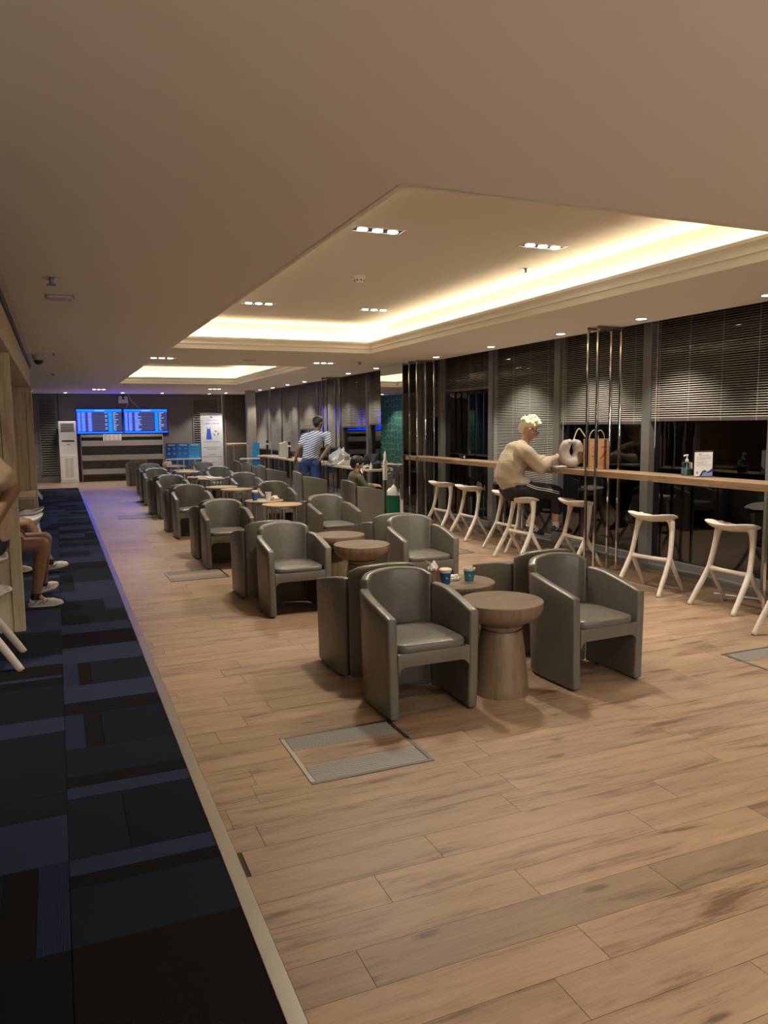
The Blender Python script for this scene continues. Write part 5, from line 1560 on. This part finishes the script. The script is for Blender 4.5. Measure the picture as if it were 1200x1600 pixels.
# ---- person on the stool at the near booth, cut by the frame
pa = thing('person', 'person in a beige shirt and dark shorts at the booth, cut off by the frame', 'person', (-.55, 6.19, 0))
def A(x, yy, z): return Vector((x + .55, yy - 6.19, z))
hs, HP = head_shapes(A(-.66, 6.19, 1.82), (-1, 0, -.15), 1.1)
b = hs + [('c', A(-.62, 6.19, 1.73), .058, A(-.57, 6.19, 1.62), .066), ('chain', [A(-.52, 6.19, .95), A(-.51, 6.19, 1.2), A(-.55, 6.19, 1.52)], [.145, .14, .14]), ('c', A(-.53, 6.0, 1.55), .065, A(-.53, 6.38, 1.55), .065),
          ('chain', [A(-.50, 6.0, 1.54), A(-.30, 6.05, 1.285), A(-.43, 6.02, 1.05)], [.064, .050, .036]), ('chain', [A(-.53, 6.38, 1.54), A(-.62, 6.46, 1.28), A(-.85, 6.36, 1.20)], [.064, .048, .036]),
          ('chain', [A(-.53, 6.09, .91), A(-.95, 6.05, .90), A(-.72, 6.07, .52)], [.09, .068, .045]), ('chain', [A(-.53, 6.30, .91), A(-.95, 6.32, .90), A(-.85, 6.30, .45)], [.09, .068, .045]),
          ('c', A(-.72, 6.07, .52), .045, A(-.60, 6.07, .50), .035)]
b += hand_chain(A(-.43, 6.02, 1.05), (-.5, .1, -.8), (-.5, .5, .2), (.8, 0, -.4), 1.1, .5) + hand_chain(A(-.85, 6.36, 1.20), (-1, -.2, -.1), (0, -.6, .6), (0, 0, 1), 1.1, .4)
blob('body', b, .009, 'skin_tan', pa, 3)
blob('shirt', [('chain', [A(-.50, 6.19, 1.0), A(-.49, 6.19, 1.2), A(-.53, 6.19, 1.50)], [.185, .175, .172]), ('c', A(-.53, 6.02, 1.54), .10, A(-.53, 6.36, 1.54), .10), ('chain', [A(-.50, 6.0, 1.53), A(-.37, 6.04, 1.38)], [.105, .105]), ('chain', [A(-.53, 6.38, 1.53), A(-.58, 6.44, 1.37)], [.105, .10])], .012, 'shirt_beige', pa, 3, .004, 8)
blob('shorts', [('c', A(-.50, 6.19, .93), .16, A(-.52, 6.19, .98), .16), ('chain', [A(-.51, 6.09, .92), A(-.85, 6.05, .91)], [.125, .10]), ('chain', [A(-.51, 6.30, .92), A(-.85, 6.32, .91)], [.125, .10])], .012, 'shorts_dark', pa, 3)
blob('hair', [('e', HP(-.03, 0, .045), (.112, .110, .10))], .010, 'hair_black', pa, 1)
shoe(pa, A(-.66, 6.07, .50), A(-.345, 6.05, .555), 'shoe_white', 'sole', .05)
shoe(pa, A(-.79, 6.30, .37), A(-1.06, 6.30, .37), 'shoe_white', 'sole', .05)

# ---- seated people inside the booth: mostly hidden by the partition, their legs reach into the aisle
def seated(yc, x_knee, feet, label, shirt, seatx=-.95, mat='skin_tan', knee_z=.60):
    p = thing('person', label, 'person', (seatx, yc, 0))
    Q = lambda x, yy, z: Vector((x - seatx, yy - yc, z))
    hs, HP = head_shapes(Q(seatx + .05, yc, 1.36), (1, 0, -.3), 1.08)
    b = hs + [('c', Q(seatx + .02, yc, 1.27), .056, Q(seatx, yc, 1.16), .064), ('chain', [Q(seatx, yc, .63), Q(seatx - .02, yc, .85), Q(seatx, yc, 1.08)], [.145, .14, .14]), ('c', Q(seatx, yc - .18, 1.1), .06, Q(seatx, yc + .18, 1.1), .06)]
    for s in (-1, 1):
        b += [('chain', [Q(seatx, yc + s * .19, 1.09), Q(seatx + .08, yc + s * .25, .83), Q(seatx + .32, yc + s * .15, .74)], [.06, .046, .034])]
        b += hand_chain(Q(seatx + .32, yc + s * .15, .74), (1, -s * .3, -.1), (0, -s * .7, .4), (0, 0, 1), 1.05, .4)
    for k, (hx, hy, hz, tx, ty, tz, kx, ky, kz) in enumerate(feet):
        dv = Vector((tx - hx, ty - hy, tz - hz)); dn_ = dv.normalized()
        an = (hx + dn_.x * .07, hy + dn_.y * .07, hz + .10)
        ft = (hx + dv.x * .5, hy + dv.y * .5, hz + dv.z * .5 + .045)
        b += [('chain', [Q(seatx + .02, yc + (-.1, .1)[k], .60), Q(kx, ky, kz), Q(*an)], [.10, .070, .042]), ('c', Q(kx - .02, ky, kz - .12), .064, Q(kx + (an[0] - kx) * .45, ky + (an[1] - ky) * .45, kz + (an[2] - kz) * .4), .062), ('c', Q(*an), .042, Q(*ft), .026)]
    blob('body', b, .008, mat, p, 3)
    for (hx, hy, hz, tx, ty, tz, kx, ky, kz) in feet:
        shoe(p, Q(hx, hy, hz), Q(tx, ty, tz), 'shoe_white', 'sole', .047)
        dn_ = Vector((tx - hx, ty - hy, tz - hz)).normalized() * .07
        MB().tube([Q(hx + dn_.x, hy + dn_.y, hz + .135), Q(hx + dn_.x, hy + dn_.y, hz + .07)], [.047, .048], 14).build('sock', 'sock_dark', p, smooth=True)
    blob('shirt', [('chain', [Q(seatx, yc, .66), Q(seatx - .02, yc, .85), Q(seatx, yc, 1.07)], [.175, .17, .165]), ('c', Q(seatx, yc - .17, 1.08), .09, Q(seatx, yc + .17, 1.08), .09)] + [('chain', [Q(seatx, yc + s * .18, 1.08), Q(seatx + .05, yc + s * .235, .92)], [.09, .08]) for s in (-1, 1)], .012, shirt, p, 3, .003)
    blob('shorts', [('c', Q(seatx, yc - .08, .62), .15, Q(seatx, yc + .08, .62), .15)] + [('c', Q(seatx + .02, yc + s * .1, .61), .125, Q(seatx + .33, yc + s * .1, .61), .10) for s in (-1, 1)], .012, 'shorts_dark', p, 3)
    blob('hair', [('e', HP(-.03, 0, .045), (.112, .110, .10))], .010, 'hair_black', p, 1)
seated(8.2, -.16, [(-.325, 8.08, 0.0, -.02, 8.06, 0.0, -.175, 8.08, .605), (-.26, 8.62, 0.02, -.055, 8.74, .06, -.155, 8.36, .62)], 'person in white trainers with bare legs reaching from the booth into the aisle', 'shirt_beige', -.80)
seated(10.0, -.2, [(-.20, 9.95, .03, .06, 9.9, .075, -.36, 9.95, .60), (-.62, 10.15, 0, -.35, 10.15, 0, -.42, 10.15, .60)], 'person farther inside the booth with one white trainer lifted over the carpet', 'shirt_olive', -.98)
bpy.data.scenes.remove(SCRATCH)
